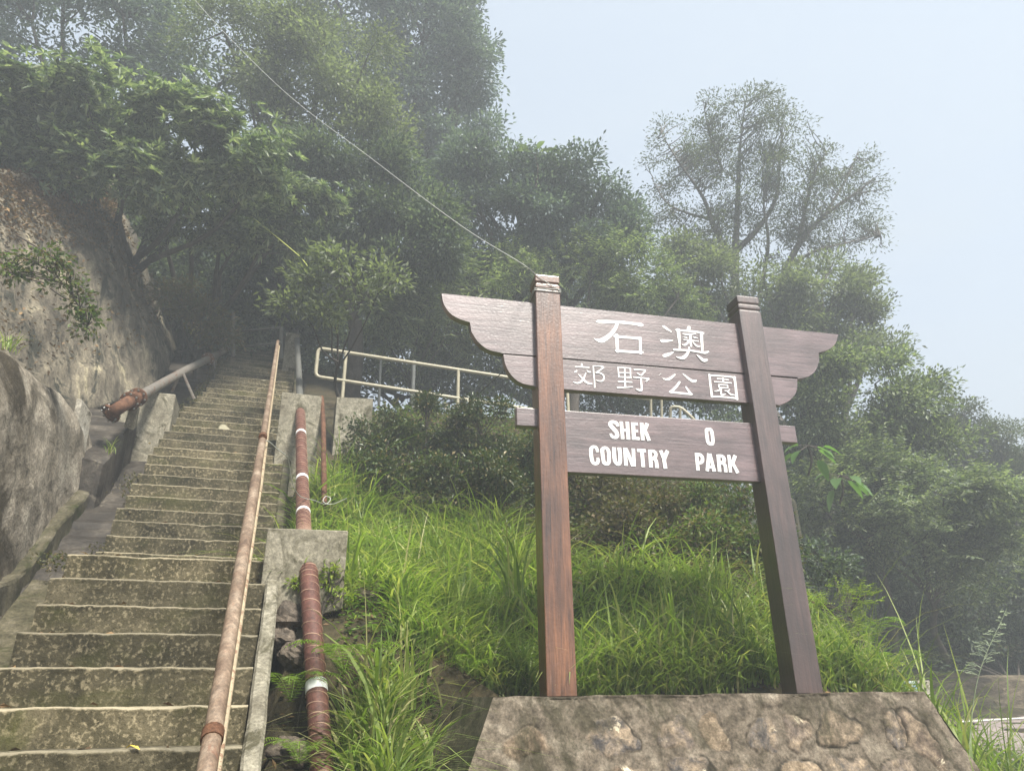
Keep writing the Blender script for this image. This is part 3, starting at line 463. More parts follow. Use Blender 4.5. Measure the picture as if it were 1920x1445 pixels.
for k, (u0, h0) in enumerate(steps):
    if k+1 < len(steps): u1, h1 = steps[k+1]
    else: u1, h1 = u0+3.0, h0
    hb = steps[k-1][1] if k else -1.55
    if k == 0 and h0 < -1.5: continue
    vl = np.interp(u0, [0, 5.1, 5.2, 7, 9.3, 9.9, 10.5, 14], [-1.22, -1.2, -1.22, -1.36, -1.45, -1.40, -1.28, -1.2])+random.uniform(-.02, .02); vr = -.055 if u0 < 9 else -.06
    nv = 60; vv = np.linspace(vl, vr, nv); rows = []; wear_light = []
    tr = min(u1-u0+.02, 3.0)
    rowdef = [(0, hb-h0-.02, 0), (.0, (hb-h0)*.5, 0), (-.002, -.032, .12), (-.004, -.013, .35), (-.002, -.004, .95), (.006, 0, 1), (.022, .0, .9), (.05, 0, .8), (.10, -.001, .7), (tr*.75, -.001, .5), (tr, -.002, .1)]  # nosing wear, plus treads paler and risers darker to stand for high sun
    jit = fbm(np.stack([vv*5, vv*0+k*3.1, vv*0], -1), 1, 4, 40); jit2 = fbm(np.stack([vv*14, vv*0+k*3.1, vv*0+9], -1), 1, 3, 50)
    for du, dh, wv_ in rowdef:
        em = 1 if abs(dh) < .04 and du < .03 else .3
        chip = .02*np.maximum(0, fbm(np.stack([vv*9, vv*0+k*7.7, vv*0], -1), 1, 2, 66)-.45)*(em == 1); uu = u0+du+.005*jit*em+.005*jit2*em+chip; h_ = h0+dh-chip*.6-.006*np.abs(jit)*em+.004*jit2*em+.004*(k % 3-1)
        rows.append(np.stack([uu*SU[0]+vv*SV[0], uu*SU[1]+vv*SV[1], h_+EYE], -1)); wear_light.append(np.full(nv, wv_))
    V = np.concatenate(rows); m = len(rowdef); i, j = np.meshgrid(np.arange(nv-1), np.arange(m-1)); q = (j*nv+i).ravel(); Fq = np.stack([q, q+1, q+nv+1, q+nv], -1)
    # side cheeks
    nb = len(V); c0 = []
    for e_ in (0, nv-1):
        c0.append([r*nv+e_ for r in range(m)])
    V = np.concatenate([V, [SP(u1, vl, hb-.2), SP(u1, vr, hb-.2), SP(u0, vl, hb-.2), SP(u0, vr, hb-.2)]])
    Ft = []
    for e_, base_, fb in ((0, nb, nb+2), (1, nb+1, nb+3)):
        l = c0[e_]+[base_, fb]
        for q_ in range(1, len(l)-1): Ft.append((l[0], l[q_], l[q_+1]) if e_ else (l[0], l[q_+1], l[q_]))
    npmesh('step', V, Fq, mm, st, smooth=False, attr=dict(wear_light=np.concatenate(wear_light+[np.zeros(4)]), tone=np.full(len(V), random.random())), Ft=Ft)
# kerb strips that run beside the flight
def strip(name, us, va, vb, top, drop, mat, parent=None, jit=.006, sub=14):
    """long solid strip in the stair frame: us list, va/vb/top arrays along it"""
    us = np.asarray(us, float); U_ = np.linspace(us[0], us[-1], max(2, int((us[-1]-us[0])*sub))); f = lambda a: np.interp(U_, us, a)
    va, vb, top, drop = f(va), f(vb), f(top), f(drop); V = []
    for k, u_ in enumerate(U_):
        for v_, h_ in ((va[k], top[k]-drop[k]), (va[k], top[k]-.02), (va[k]+.012, top[k]), ((va[k]+vb[k])/2, top[k]+.002), (vb[k]-.012, top[k]), (vb[k], top[k]-.02), (vb[k], top[k]-drop[k])): V.append(SP(u_, v_, h_))
    V = np.array(V); V += jit*np.stack([fbm(V, 7, 3, 1), fbm(V, 7, 3, 2), fbm(V, 7, 3, 4)], -1); n = len(U_)
    Fs = [(k*7+i_, k*7+i_+1, (k+1)*7+i_+1, (k+1)*7+i_) for k in range(n-1) for i_ in range(6)]
    A = Acc(); A.add(V, Fs+[tuple(range(6, -1, -1)), tuple((n-1)*7+i_ for i_ in range(7))]); return A.build(name, mat, parent)
us = [1.9, 5.0]; ks = strip('side_kerb', us, [-.05]*2, [.03]*2, [float(pitch(x))+.01 for x in us], [.5]*2, M['concrete'], st, .004)
us = list(np.arange(5.3, 14, .5)); strip('side_kerb', us, [-.055]*len(us), [.03]*len(us), [float(pitch(x))-.02 for x in us], [.5]*len(us), M['mossy'], st)
us = [1.9, 5.15]; strip('side_kerb', us, [-1.42, -1.4], [-1.21, -1.19], [float(pitch(x))-.16 for x in us], [.5]*2, M['mossy'], st, .008)
# ============================================================ drainage channel at the left of the steps
us = list(np.arange(3, 14.6, .4))
tag(strip('channel_floor', us, [-2.3]*len(us), [-1.22]*len(us), [float(pitch(x))-.42 for x in us], [.5]*len(us), M['channel'], None, .05), 'damp dark floor of the drain between the steps and the rock wall', 'channel floor', kind='structure')
us = [3.2, 4.2, 5.2, 5.8, 6.4, 7.2, 8.0]
tag(strip('channel_wall', us, [-1.96]*7, [-1.79]*7, [float(pitch(x))-.24 for x in us], [1.2]*7, M['mossy'], None, .022), 'mossy ledge of the drain along the foot of the grey sprayed wall', 'channel ledge')
tag(strip('concrete_apron', [7.8, 8.2, 8.3, 9.6], [-1.95, -1.95, -2.75, -2.75], [-1.72]*4, [2.2, 2.5, 2.62, 3.35], [1.5]*4, M['channel'], None, .03), 'weathered concrete apron under the flanged pipe beside the drain', 'concrete apron')
sp_ = empty('thin_slab', SP(7.9, -2.0, 2.2), 'thin upright pale concrete slab at the end of the mottled grey wall', 'slab')
A = Acc(); A.box8([SP(7.75, -2.06, 1.7), SP(8.0, -2.0, 1.8), SP(8.0, -1.93, 1.8), SP(7.75, -1.98, 1.7), SP(7.62, -2.05, 2.75), SP(7.9, -2.0, 2.7), SP(7.9, -1.95, 2.7), SP(7.62, -2.0, 2.75)]); A.build('slab_body', M['paleconcrete'], sp_, bevel=.01)
# concrete pier across the drain
pr = empty('concrete_pier', SP(9.2, -1.6, 2.6), 'whitewashed concrete pier standing across the drain beside the upper steps', 'pier')
A = Acc(); pz = [(9.0, -1.95), (9.0, -1.38), (9.5, -1.38), (9.5, -1.95)]
A.box8([SP(u_, v_, 2.2) for u_, v_ in pz]+[SP(u_, v_, 3.42) for u_, v_ in pz]); 
o = A.build('pier_body', M['concrete'], pr, bevel=.02)
# ============================================================ retaining walls at the left
def sheet(name, cols_u, prof_fn, nu_, nv_, mat, amp, label, cat, fr=1.2, seed=0, thick=.5):
    uu = np.linspace(cols_u[0], cols_u[1], nu_); t = np.linspace(0, 1, nv_); V = []
    for u_ in uu:
        for t_ in t: V.append(prof_fn(u_, t_))
    V = np.array(V); nrm = np.array([SV[0]*.75, SV[1]*.75-.4, .35])
    d = amp*(fbm(V, fr, 5, seed)+.25*fbm(V, fr*9, 3, seed+5)); V = V+nrm*d[:, None]
    B = V-np.array([SV[0], SV[1], 0.])*thick; n = len(V)
    i, j = np.meshgrid(np.arange(nv_-1), np.arange(nu_-1)); q = (j*nv_+i).ravel(); Fq = np.stack([q, q+nv_, q+nv_+1, q+1], -1)
    Fb = Fq[:, ::-1]+n; E = []
    for j_ in range(nu_-1):
        for b0_ in (0, nv_-1): a0 = j_*nv_+b0_; E.append((a0, a0+nv_, a0+nv_+n, a0+n) if b0_ else (a0+nv_, a0, a0+n, a0+nv_+n))
    for i_ in range(nv_-1):
        for b0_ in (0, (nu_-1)*nv_): a0 = b0_+i_; E.append((a0, a0+1, a0+1+n, a0+n))
    return tag(npmesh(name, np.vstack([V, B]), np.vstack([Fq, Fb, E]), mat, smooth=True), label, cat)
def wall_near(u_, t_):
    hb = float(pitch(u_))-.3; ht = np.interp(u_, [2, 5.16, 5.8, 6.6, 7.3, 8.0, 8.3], [1.75, 2.25, 2.42, 2.56, 2.66, 2.68, 2.6])
    h = hb+(ht-hb)*t_; round_ = .22*max(0, t_-.7)**2/.09
    return SP(u_, -1.86-.1*t_-round_*.6-(u_-5)*.01, h-.03*max(0, t_-.9)*10*.1)
sheet('retaining_wall', (2.0, 8.3), wall_near, 170, 70, M['shotcrete'], .045, 'rough grey sprayed concrete wall nearest the foot of the steps', 'retaining wall', .75, 60, .9)
def wall_far(u_, t_):
    hb = float(pitch(u_))-.1; H = np.interp(u_, [3, 6, 8, 11, 15], [3.3, 3.1, 3.1, 3.4, 3.6]); h = hb+H*t_
    return SP(u_, -2.5-1.15*t_-.5*t_*t_+.2*math.sin(u_*1.3)+.12*max(0, u_-8.5), h)
sheet('rock_wall', (3.0, 15.5), wall_far, 230, 70, M['rockwall'], .12, 'tall leaning rock wall with painted sun streaks behind the flanged pipe', 'retaining wall', .9, 90, .8)
# ============================================================ handrail beside the steps
hr = empty('stair_handrail', SP(2.0, -.1, -1.), 'worn brown pipe handrail running up the right side of the steps', 'handrail')
RL = [(1.35, -.085, -.62), (1.98, -.10, -.147), (3.3, -.135, .885), (5.5, -.19, 2.07), (7.4, -.235, 3.2), (12.3, -.40, 6.05)]
RL = [(1.35, -.085, -.62), (1.98, -.10, -.147), (3.35, -.128, .905)]
q1 = at(503, 758, 5.6); q2 = at(521, 640, 9.4); q3 = at(527, 612, 10.4)
rail_pts = [SP(*p) for p in RL]+[q1, q2]
A = Acc(); A.tube(spline(rail_pts[:3], 20), .0225, 14); A.tube(spline(rail_pts[2:], 30), .02, 12); A.build('rail', M['railmetal'], hr, smooth=True)
A = Acc()
def cpl(p, q, r):
    p = np.array(p); q = np.array(q); A.tube([p, p+(q-p)*.01, q-(q-p)*.01, q], [r*.9, r, r, r*.9], 14)
d0 = (rail_pts[1]-rail_pts[0]); d0 /= np.linalg.norm(d0)
c1 = at(400, 1378, 1.7); A2 = rail_pts[1]+d0*.10; cpl(A2, A2+d0*.035, .0265); A.build('coupling', M['rust'], hr, smooth=True); A = Acc(); cpl(rail_pts[2]+(q1-rail_pts[2])*.42, rail_pts[2]+(q1-rail_pts[2])*.45, .024)
A.build('coupling', M['rust'], hr, smooth=True)
A = Acc(); off = np.array([SV[0]*.022, SV[1]*.022, -.06]); A.tube(spline([p+off for p in rail_pts[:3]], 14), .009, 8); A.tube(spline([p+off for p in rail_pts[2:]], 14), .011, 8); A.build('lower_rail', M['paleside'], hr, smooth=True)
def post_to(pt, parent, mat, r=.02, down=None):
    A = Acc(); pt = np.array(pt); b_ = pt.copy(); b_[2] = down; A.tube([b_, pt], r, 10); return A.build('post', mat, parent, smooth=True)
post_to(rail_pts[0], hr, M['railmetal'], .02, EYE-1.5)
post_to(SP(1.72, -.07, -.36), hr, M['railmetal'], .019, EYE-1.5)
for f in (.55, 1.0):
    p = q1+(q2-q1)*f; u_ = p[0]*SU[0]+p[1]*SU[1]; post_to(p-np.array([0, 0, .01]), hr, M['railmetal'], .018, float(pitch(u_))+EYE-.1)
# rails crossing at the head of the steps
tg = empty('landing_rail', at(480, 660, 12.5), 'dim pipe barrier crossing the landing at the head of the steps', 'railing')
for y0, y1 in ((622, 614), (652, 642)):
    A = Acc(); A.tube([at(436, y0, 13.), at(528, y1, 12.6)], .02, 8); A.build('rail', M['dimmetal'], tg, smooth=True)
for px, ya, yb in ((437, 585, 668), (527, 612, 672)):
    A = Acc(); A.tube([at(px, ya, 12.8), at(px, yb, 12.8)], .035, 8); A.build('post', M['dimmetal'], tg, smooth=True)
# ============================================================ brown water pipe with white bands and its anchor blocks
wp = empty('water_pipe', at(600, 1445, 3.6), 'brown wrapped water pipe with white bands rising through concrete blocks beside the steps', 'pipe')
PW = [at(612, 1560, 3.25), at(604, 1445, 3.55), at(592, 1270, 3.95), at(580, 1090, 4.5), at(578, 1052, 4.75)]
PW2 = [at(570, 1010, 5.0), at(569, 980, 5.5), at(566, 880, 6.8), at(563, 766, 8.75)]
PW3 = [at(562, 745, 9.2), at(560, 690, 11.2), at(556, 620, 14)]
s1, s2, s3 = spline(PW, 60), spline(PW2, 60), spline(PW3, 20)
for s_, r_, mt in ((s1, .056, 'pipe'), (s2, .054, 'pipe'), (s3, .045, 'dimmetal')):
    A = Acc(); A.tube(s_, r_, 20); p_ = A.build('pipe_run', M[mt], wp, smooth=True)
    if mt == 'pipe':
        A = Acc(); nn = 1100; T = np.linspace(0, len(s_)-1.001, nn); i_ = T.astype(int); C_ = s_[i_]+(s_[i_+1]-s_[i_])*(T-i_)[:, None]
        D = s_[-1]-s_[0]; D /= np.linalg.norm(D); x_ = np.cross(D, [0, 0, 1.]); x_ /= np.linalg.norm(x_); y_ = np.cross(x_, D)
        Ltot = np.linalg.norm(np.diff(s_, axis=0), axis=1).sum(); ph = T/T[-1]*Ltot/.05*2*np.pi; ring = C_+(r_+.0005)*(np.cos(ph)[:, None]*x_+np.sin(ph)[:, None]*y_)
        A.tube(ring, .0022+.0014*np.sin(ph*1.7), 5); A.build('wrap_seam', M['paleside'] if False else paint('tape_edge', (.4, .26, .18), .6), p_, smooth=True)
def band(s_, px_y, w_=.05, r_=.06):
    pr_ = [(722.5-F_PX*((p-np.array([0, 0, EYE]))@CU)/((p-np.array([0, 0, EYE]))@CF)) for p in s_]; k = int(np.argmin(np.abs(np.array(pr_)-px_y))); k = min(max(k, 1), len(s_)-2)
    D = s_[k+1]-s_[k-1]; D /= np.linalg.norm(D); A = Acc(); A.tube([s_[k]-D*w_/2, s_[k]-D*w_*.4, s_[k]+D*w_*.4, s_[k]+D*w_/2], [r_*.96, r_, r_, r_*.96], 20); A.build('white_band', M['band'], wp, smooth=True)
band(s1, 1290, .06, .0585); band(s1, 1062, .04, .0585); band(s2, 962, .05, .0565); band(s2, 899, .07, .0565); band(s2, 816, .07, .0565)
def blockpx(name, quad, depth, label, mat='concrete', back=.4, down=0):
    """block whose front face has these photo corners TL,TR,BR,BL at this depth"""
    P = [at(x, y, d) for (x, y), d in zip(quad, depth)]; bk = np.array([SU[0]*back, SU[1]*back, 0])
    tl, tr, br, bl = P; tr = np.array([tr[0], tr[1], tl[2]]) if abs(tr[2]-tl[2]) < .06 else tr
    br = np.array([tr[0], tr[1], br[2]-down]); bl = np.array([tl[0], tl[1], bl[2]-down])
    e_ = empty(name, (bl+br)/2, label, 'concrete block'); A = Acc(); A.box8([bl, br, br+bk, bl+bk, tl, tr, tr+bk, tl+bk]); o_ = A.build('block_body', M[mat], e_, bevel=.008); return e_
blockpx('pipe_block', [(502, 989), (653, 997), (645, 1100), (497, 1140)], [4.62, 4.72, 4.72, 4.62], 'square concrete anchor block around the brown pipe, nearest the foot of the steps', back=.3, down=.15)
blockpx('pipe_block', [(529, 734), (604, 741), (600, 850), (524, 850)], [8.6, 8.75, 8.75, 8.6], 'upper concrete anchor block where the brown pipe disappears beside the handrail', back=.4, down=.6)
blockpx('pipe_block', [(537, 622), (562, 624), (562, 682), (537, 680)], [13.2, 13.3, 13.3, 13.2], 'small dim concrete block at the top of the pipe in the shade of the trees', back=.4, down=1.)
fb = blockpx('fence_footing', [(632, 744), (700, 747), (690, 860), (625, 850)], [9.6, 9.9, 9.9, 9.6], 'pale yellowish concrete footing under the first post of the beige fence', 'concrete', .35, .5)
tp = empty('thin_pipe', at(607, 930, 7.), 'thin rusty upright pipe between the white banded pipe and the hedge', 'pipe')
A = Acc(); A.tube(spline([at(608, 945, 6.9), at(607, 860, 7.6), at(606, 790, 8.5), at(603, 745, 9.)], 16), .028, 10); A.build('pipe_run', M['rust'], tp, smooth=True)
# ============================================================ flanged pipe at the left
fp = empty('flanged_pipe', at(235, 770, 7.7), 'rusty flanged elbow joined to a long grey pipe rising beside the rock wall', 'pipe')
fa, fb_ = at(262, 742, 8.1), at(352, 692, 10.4); fc = at(425, 655, 13.2)
A = Acc(); A.tube([fa, fb_, fc], .056, 18); A.build('pipe_run', M['oldpipe'], fp, smooth=True)
D = (fa-fb_); D /= np.linalg.norm(D); e1 = fa+D*.38; hd = at(208, 775, 7.55)
A = Acc(); A.tube(spline([fa+D*.02, fa+D*.22, e1, e1+D*.15+(hd-e1)*.35, hd], 16), .066, 18); A.build('elbow', M['rust'], fp, smooth=True)
def flange(p, D, par):
    D = D/np.linalg.norm(D); A = Acc(); A.tube([p-D*.018, p-D*.014, p+D*.014, p+D*.018], [.098, .103, .103, .098], 24); f_ = A.build('flange', M['rust'], par, smooth=True)
    x_ = np.cross(D, [0, 0, 1.]); x_ /= np.linalg.norm(x_); y_ = np.cross(x_, D)
    for k in range(8):
        a_ = 2*math.pi*k/8+.2; c_ = p+.086*(math.cos(a_)*x_+math.sin(a_)*y_); A = Acc(); A.tube([c_-D*.036, c_+D*.036], .010, 6); A.build('bolt', M['galv'], f_)
flange(fa+D*.10, D, fp); flange(e1-D*.02, D*.8+(hd-e1)*.3, fp); flange(hd, hd-e1, fp); flange(fb_+(fc-fb_)*.45, D, fp)
for (xa, ya), (xb, yb), d in (((343, 700), (364, 748), 9.9), ((338, 700), (322, 735), 9.9), ((400, 672), (404, 712), 12.2)): 
    A = Acc(); A.tube([at(xa, ya, d), at(xb, yb, d)], .02, 6); A.build('strut', M['oldpipe'], fp)
A = Acc(); A.box8([at(232, 800, 7.9), at(250, 806, 7.9), at(256, 800, 8.2), at(238, 795, 8.2), at(243, 762, 7.9), at(258, 768, 7.9), at(262, 764, 8.2), at(248, 758, 8.2)]); A.build('saddle', M['concrete'], fp)
# ============================================================ beige tube fence on the upper path
K0 = np.array([-3.07, 10.5]); FD = np.array([.985, .174])
def FP(t, h): return np.array([K0[0]+t*FD[0], K0[1]+t*FD[1], h-.103*t+EYE])
hT, hM, hB = 5.165, 4.69, 4.18
fn = empty('path_fence', FP(0, hB), 'beige two rail tube fence along the upper path above the hedge', 'fence')
def rnd(pts, r=.1):   # round the corners
    out = [np.array(pts[0])]
    for k in range(1, len(pts)-1):
        p = np.array(pts[k]); a_ = np.array(pts[k-1])-p; b_ = np.array(pts[k+1])-p; a_ = a_/np.linalg.norm(a_)*r; b_ = b_/np.linalg.norm(b_)*r
        for t in np.linspace(0, 1, 6): out.append(p+a_*(1-t)**2+b_*t**2)
    return out+[np.array(pts[-1])]
A = Acc(); A.tube(rnd([FP(5.5, hT), FP(-.02, hT), FP(-.02, hM-.02), FP(5.5, hM-.04)], .09), .03, 12); A.build('rail', M['beige'], fn, smooth=True)
for t in (.42, 2.23, 4.05): post_to(FP(t, hT-.01), fn, M['beige'], .028, EYE+hB-.3)
fn2 = empty('path_fence', FP(1.5, hB), 'grey pipe posts of the fence on the far side of the upper path', 'fence')
for px, y0, y1, d in ((712, 668, 735, 12.8), (774, 675, 740, 12.4), (1218, 744, 790, 12.1), (1238, 748, 790, 12.3)):
    A = Acc(); A.tube([at(px, y1, d)-np.array([0, 0, .3]), at(px+2, y0, d)], .035 if px == 774 else .024, 8); A.build('post', M['beige'] if px > 1000 else M['galv'], fn2, smooth=True)
fn3 = empty('path_fence', at(1500, 1030, 12.6), 'beige tube handrail going down to the road behind the right sign post', 'fence')
lp = [at(1256, 800, 12.5), at(1257, 762, 12.5), at(1276, 763, 12.5), at(1300, 785, 12.4), at(1396, 905, 12.2), at(1420, 921, 12.2), at(1458, 927, 12.3), at(1489, 938, 12.3), at(1506, 1040, 12.3)]
A = Acc(); A.tube(rnd(lp, .07), .028, 10); A.tube([at(1400, 958, 12.2), at(1455, 962, 12.3), at(1497, 988, 12.3)], .024, 8); A.build('rail', M['beige'], fn3, smooth=True)
for px, y0, y1 in ((1275, 765, 810), (1400, 908, 970)):
    A = Acc(); A.tube([at(px, y1, 12.45), at(px, y0, 12.45)], .026, 8); A.build('post', M['beige'], fn3, smooth=True)
# ============================================================ wires and cords
def wire(name, pts, r, mat, label, cat, n=60, extra=None):
    A = Acc(); A.tube(spline(pts, n), r, 6)
    if extra: extra(A)
    return tag(A.build(name, mat, smooth=True), label, cat)
gp = [G3(x, y, 2.645) for x, y in ((-.006, -.006), (.186, -.006), (.186, .178), (-.006, .178), (-.006, -.006))]; gp2 = [p+np.array([0, 0, .012*(k % 2)+.012]) for k, p in enumerate(gp)]
def loops(A): A.tube(rnd(gp, .01), .0035, 6); A.tube(rnd(gp2, .01), .0035, 6); A.tube([G3(.186, -.008, 2.65), G3(.06, -.008, 2.73), G3(-.004, -.006, 2.775)], .003, 6)
wire('overhead_cord', [at(330, -60, 12.5), at(365, 0, 11), at(520, 160, 8.8), at(700, 300, 7.0), at(860, 420, 5.8), at(975, 492, 4.95), G3(-.004, -.008, 2.778)], .003, M['wire'], 'pale cord slanting down from the trees to the top of the left sign post', 'cord', 80, loops)
wire('guy_wire', [at(946, 694, 6.0), at(800, 825, 6.6), at(690, 925, 7.0), at(672, 945, 7.0)], .0035, M['darkwire'], 'thin dark wire slanting across the hedge to the left of the sign', 'wire')
wire('tied_cord', [at(500, 826, 4.2), at(507, 830, 4.4), at(520, 842, 4.8), at(540, 860, 5.3), at(548, 905, 5.5), at(563, 930, 5.7), at(590, 938, 6.2), at(610, 945, 6.6), at(620, 935, 6.7), at(611, 930, 6.7), at(606, 940, 6.6), at(622, 945, 6.6), at(650, 934, 6.6)], .0035, M['wire'], 'white cord tied from the handrail across the banded pipe to the thin rusty pipe', 'cord')
wire('yellow_cord', [at(470, 405, 11.5), at(540, 462, 10.6), at(570, 490, 10.2), at(592, 525, 10.)], .007, M['yellowwire'], 'yellow green cord hanging in the trees above the handrail', 'cord')
# ============================================================ vegetation builders
def unit(v): return v/(np.linalg.norm(v, axis=-1, keepdims=True)+1e-9)
def leaves(P, D, L, W, fold=.12, droop=.1):
    """diamond leaves: P base points, D directions, L/W sizes -> verts, quads"""
    n = len(P); D = unit(D); up = unit(np.array([0, 0, 1.])+rng.normal(0, .45, (n, 3))); S = unit(np.cross(D, up)); Nn = np.cross(S, D)
    L = np.broadcast_to(L, n)[:, None]; W = np.broadcast_to(W, n)[:, None]
    mid = P+D*L*.45
    V = np.stack([P, mid+S*W/2+Nn*W*fold, P+D*L-np.array([0, 0, 1.])*L*droop, mid-S*W/2+Nn*W*fold], 1).reshape(-1, 3)
    return V, np.arange(n*4, dtype=np.int32).reshape(n, 4)
def clusters(lobes, dens, upbias=.25, shell=.28, seed=0):
    """cluster centres: each lobe is broken into smaller boughs, leaves sit on the upper outside of each bough"""
    C_, O_ = [], []
    for c, r in lobes:
        area = 4*math.pi*((r[0]*r[1]*r[2])**(2/3)); n = max(10, int(area*dens)); ns = int(np.clip(area*(1.1 if shell < .4 else 3.), 7, 26 if shell < .4 else 60)); c = np.array(c); r = np.array(r)
        sd_ = unit(rng.normal(0, 1, (ns, 3))+np.array([0, 0, .15])); rad = rng.uniform(.45, .98, ns)*(1+.25*fbm(sd_*1.7+c*.7, 1.3, 2, seed)); sc_ = c+sd_*rad[:, None]*r
        sr = r.mean()*rng.uniform(.24, .46, ns); k = rng.integers(0, ns, n); d = unit(rng.normal(0, 1, (n, 3))+np.array([0, 0, .75])+sd_[k]*.5)
        rr = np.clip(1-np.abs(rng.normal(0, shell, n)), .05, 1.05)
        C_.append(sc_[k]+d*(rr*sr[k])[:, None]*np.array([1.15, 1.15, .72])); O_.append(unit(d*.8+sd_[k]*.5))
    return np.concatenate(C_), np.concatenate(O_)
def foliage(Cc, Oc, k, cr, L, W, style='tuft', thin=1.):
    n = len(Cc)
    if style == 'rosette':
        m = max(1, k//9); tip = np.repeat(Cc, m, 0)+rng.normal(0, cr, (n*m, 3))*np.array([1, 1, .5]); kk = 9
        ax = unit(np.repeat(Oc, m, 0)*.6+np.array([0, 0, .8])+rng.normal(0, .3, (n*m, 3))); a = unit(np.cross(ax, rng.normal(0, 1, (n*m, 3)))); b = np.cross(ax, a)
        th = np.arange(kk)*2*math.pi/kk+rng.uniform(0, .3, (n*m, 1)); D = (np.cos(th)[..., None]*a[:, None]+np.sin(th)[..., None]*b[:, None])+ax[:, None]*rng.uniform(-.05, .45, (n*m, kk, 1))
        P = np.repeat(tip, kk, 0); D = D.reshape(-1, 3)
    elif style == 'spray':     # compound leaf: leaflets on both sides of a stalk
        m = max(1, k//12); st_ = np.repeat(Cc, m, 0)+rng.normal(0, cr, (n*m, 3))*np.array([1, 1, .6]); ax = unit(np.repeat(Oc, m, 0)+rng.normal(0, .6, (n*m, 3))+np.array([0, 0, -.1])); sd_ = unit(np.cross(ax, np.array([0, 0, 1.])+rng.normal(0, .2, (n*m, 3))))
        t = np.linspace(.1, 1, 6); P = []; D = []
        for sgn in (-1, 1): P.append(st_[:, None]+ax[:, None]*t[None, :, None]*L*3.4); D.append(np.broadcast_to(sd_[:, None]*sgn+ax[:, None]*.5-np.array([0, 0, .25]), P[-1].shape))
        P = np.concatenate(P, 1).reshape(-1, 3); D = np.concatenate(D, 1).reshape(-1, 3)
    else:
        off = np.clip(rng.normal(0, 1, (n, k, 3)), -1.7, 1.7)*np.array([cr, cr, cr*.6]); P = (Cc[:, None]+off).reshape(-1, 3); D = (unit(off)*.7+Oc[:, None]*.6+rng.normal(0, .5, off.shape)+np.array([0, 0, -.12])).reshape(-1, 3)
    q = len(P); return leaves(P, D, L*rng.uniform(.65, 1.25, q), W*rng.uniform(.7, 1.2, q))
def limb(A, p, q, r0, r1, sag=.08, n=7, sides=6):
    p = np.array(p, float); q = np.array(q, float); L = np.linalg.norm(q-p); t = np.linspace(0, 1, n)[:, None]
    P = p+(q-p)*t+np.array([0, 0, 1.])*L*sag*np.sin(t*np.pi)*random.uniform(-1, 1)+unit(np.array([random.gauss(0, 1), random.gauss(0, 1), 0]))*L*.05*np.sin(t*np.pi*random.choice((1, 2)))
    A.tube(P, np.linspace(r0, r1, n), sides, cap=False); return P
def tree(name, label, cat, lobes_px, depth, dens, k, cr, L, W, leaf, style='tuft', base=None, trunk=.16, bark='bark', group=None, thick=.8, twigs=60, limbs=None, up=.25, shell=.28, flat=1.):
    """lobes_px: (px,py,rx,ry[,extra depth]) ; base: (px, depth) of the foot of the trunk"""
    lobes = []
    for l in lobes_px:
        px, py, rx, ry = l[:4]; d = depth+(l[4] if len(l) > 4 else 0); c = at(px, py, d); r = np.array([rx*d/F_PX, (rx+ry)/2*thick*d/F_PX, ry*d/F_PX*flat]); lobes.append((c, r))
    if base is None: base = (sum(l[0] for l in lobes_px)/len(lobes_px), depth)
    b = at(base[0], 700, base[1]); b = np.array([b[0], b[1], gz(b[0], b[1])-.15])
    root = empty(name, b, label, cat, group)
    A = Acc(); sk = []
    if limbs is None:
        top = np.mean([c for c, r in lobes], 0); fork = b+(top-b)*.45; P = limb(A, b, fork, trunk, trunk*.72, .05, 8, 9); sk.append(P)
        for c, r in lobes: s_ = fork+(top-fork)*random.uniform(0, .35); P = limb(A, s_ if random.random() < .6 else fork, c, trunk*.5, trunk*.13, .1, 8, 7); sk.append(P)
    else:
        for pts, r0, r1 in limbs:
            W_ = [at(x, y, d) for x, y, d in pts]
            P = spline(W_, 7*len(W_)); A.tube(P, np.linspace(r0, r1, len(P)), 8, cap=False); sk.append(P)
    S_ = np.concatenate(sk)
    Cc, Oc = clusters(lobes, dens*(DM_S if cat in ('shrub','weed','vine') else (1.6 if limbs else DM_T)), up, shell, seed=int(abs(b[0]*100)) % 1000)
    # twigs from the nearest part of the skeleton to some clusters
    for i_ in rng.choice(len(Cc), min(twigs, len(Cc)), replace=False):
        dd = np.linalg.norm(S_-Cc[i_], axis=1)+np.maximum(0, S_[:, 2]-Cc[i_][2]+.1)*1.5; s_ = S_[int(np.argmin(dd))]; limb(A, s_, Cc[i_], trunk*.12, .006, .12, 6, 4)
    A.build('trunk', M[bark], root, smooth=True)
    V, Fq = foliage(Cc, Oc, k, cr*.72, L*(.9 if cat == 'tree' else 1.05), W*(1. if cat == 'tree' else 1.1), style); npmesh('crown', V, Fq, M[leaf], root); return root
DM_T, DM_S = 6.0, 2.4
GT = 'trees on the hillside above the steps'; GR = 'trees at the right behind the sign'; GS = 'shrubs of the understorey'
# ---- upper left wood
tree('broadleaf_tree', 'tree with layered rosette foliage leaning over the rock wall at the far left', 'tree',
     [(40, 200, 120, 60), (170, 175, 110, 50), (60, 300, 110, 55), (190, 265, 110, 45), (310, 235, 110, 45), (420, 275, 90, 45), (130, 330, 80, 35), (250, 345, 90, 35), (480, 330, 70, 40), (370, 330, 90, 35), (20, 250, 90, 60)],
     10.5, 3.2, 54, .22, .16, .045, 'leafB', 'rosette', (250, 15), .13, group=GT, thick=.9, flat=.85)
tree('broadleaf_tree', 'tree with low rosette branches hanging above the dark start of the steps', 'tree',
     [(330, 415, 85, 40), (440, 395, 80, 40), (500, 440, 70, 45), (270, 350, 60, 30), (560, 380, 60, 40), (450, 460, 60, 35)],
     11.6, 3.4, 54, .2, .14, .04, 'leafB', 'rosette', (360, 15.5), .13, group=GT, flat=.85)
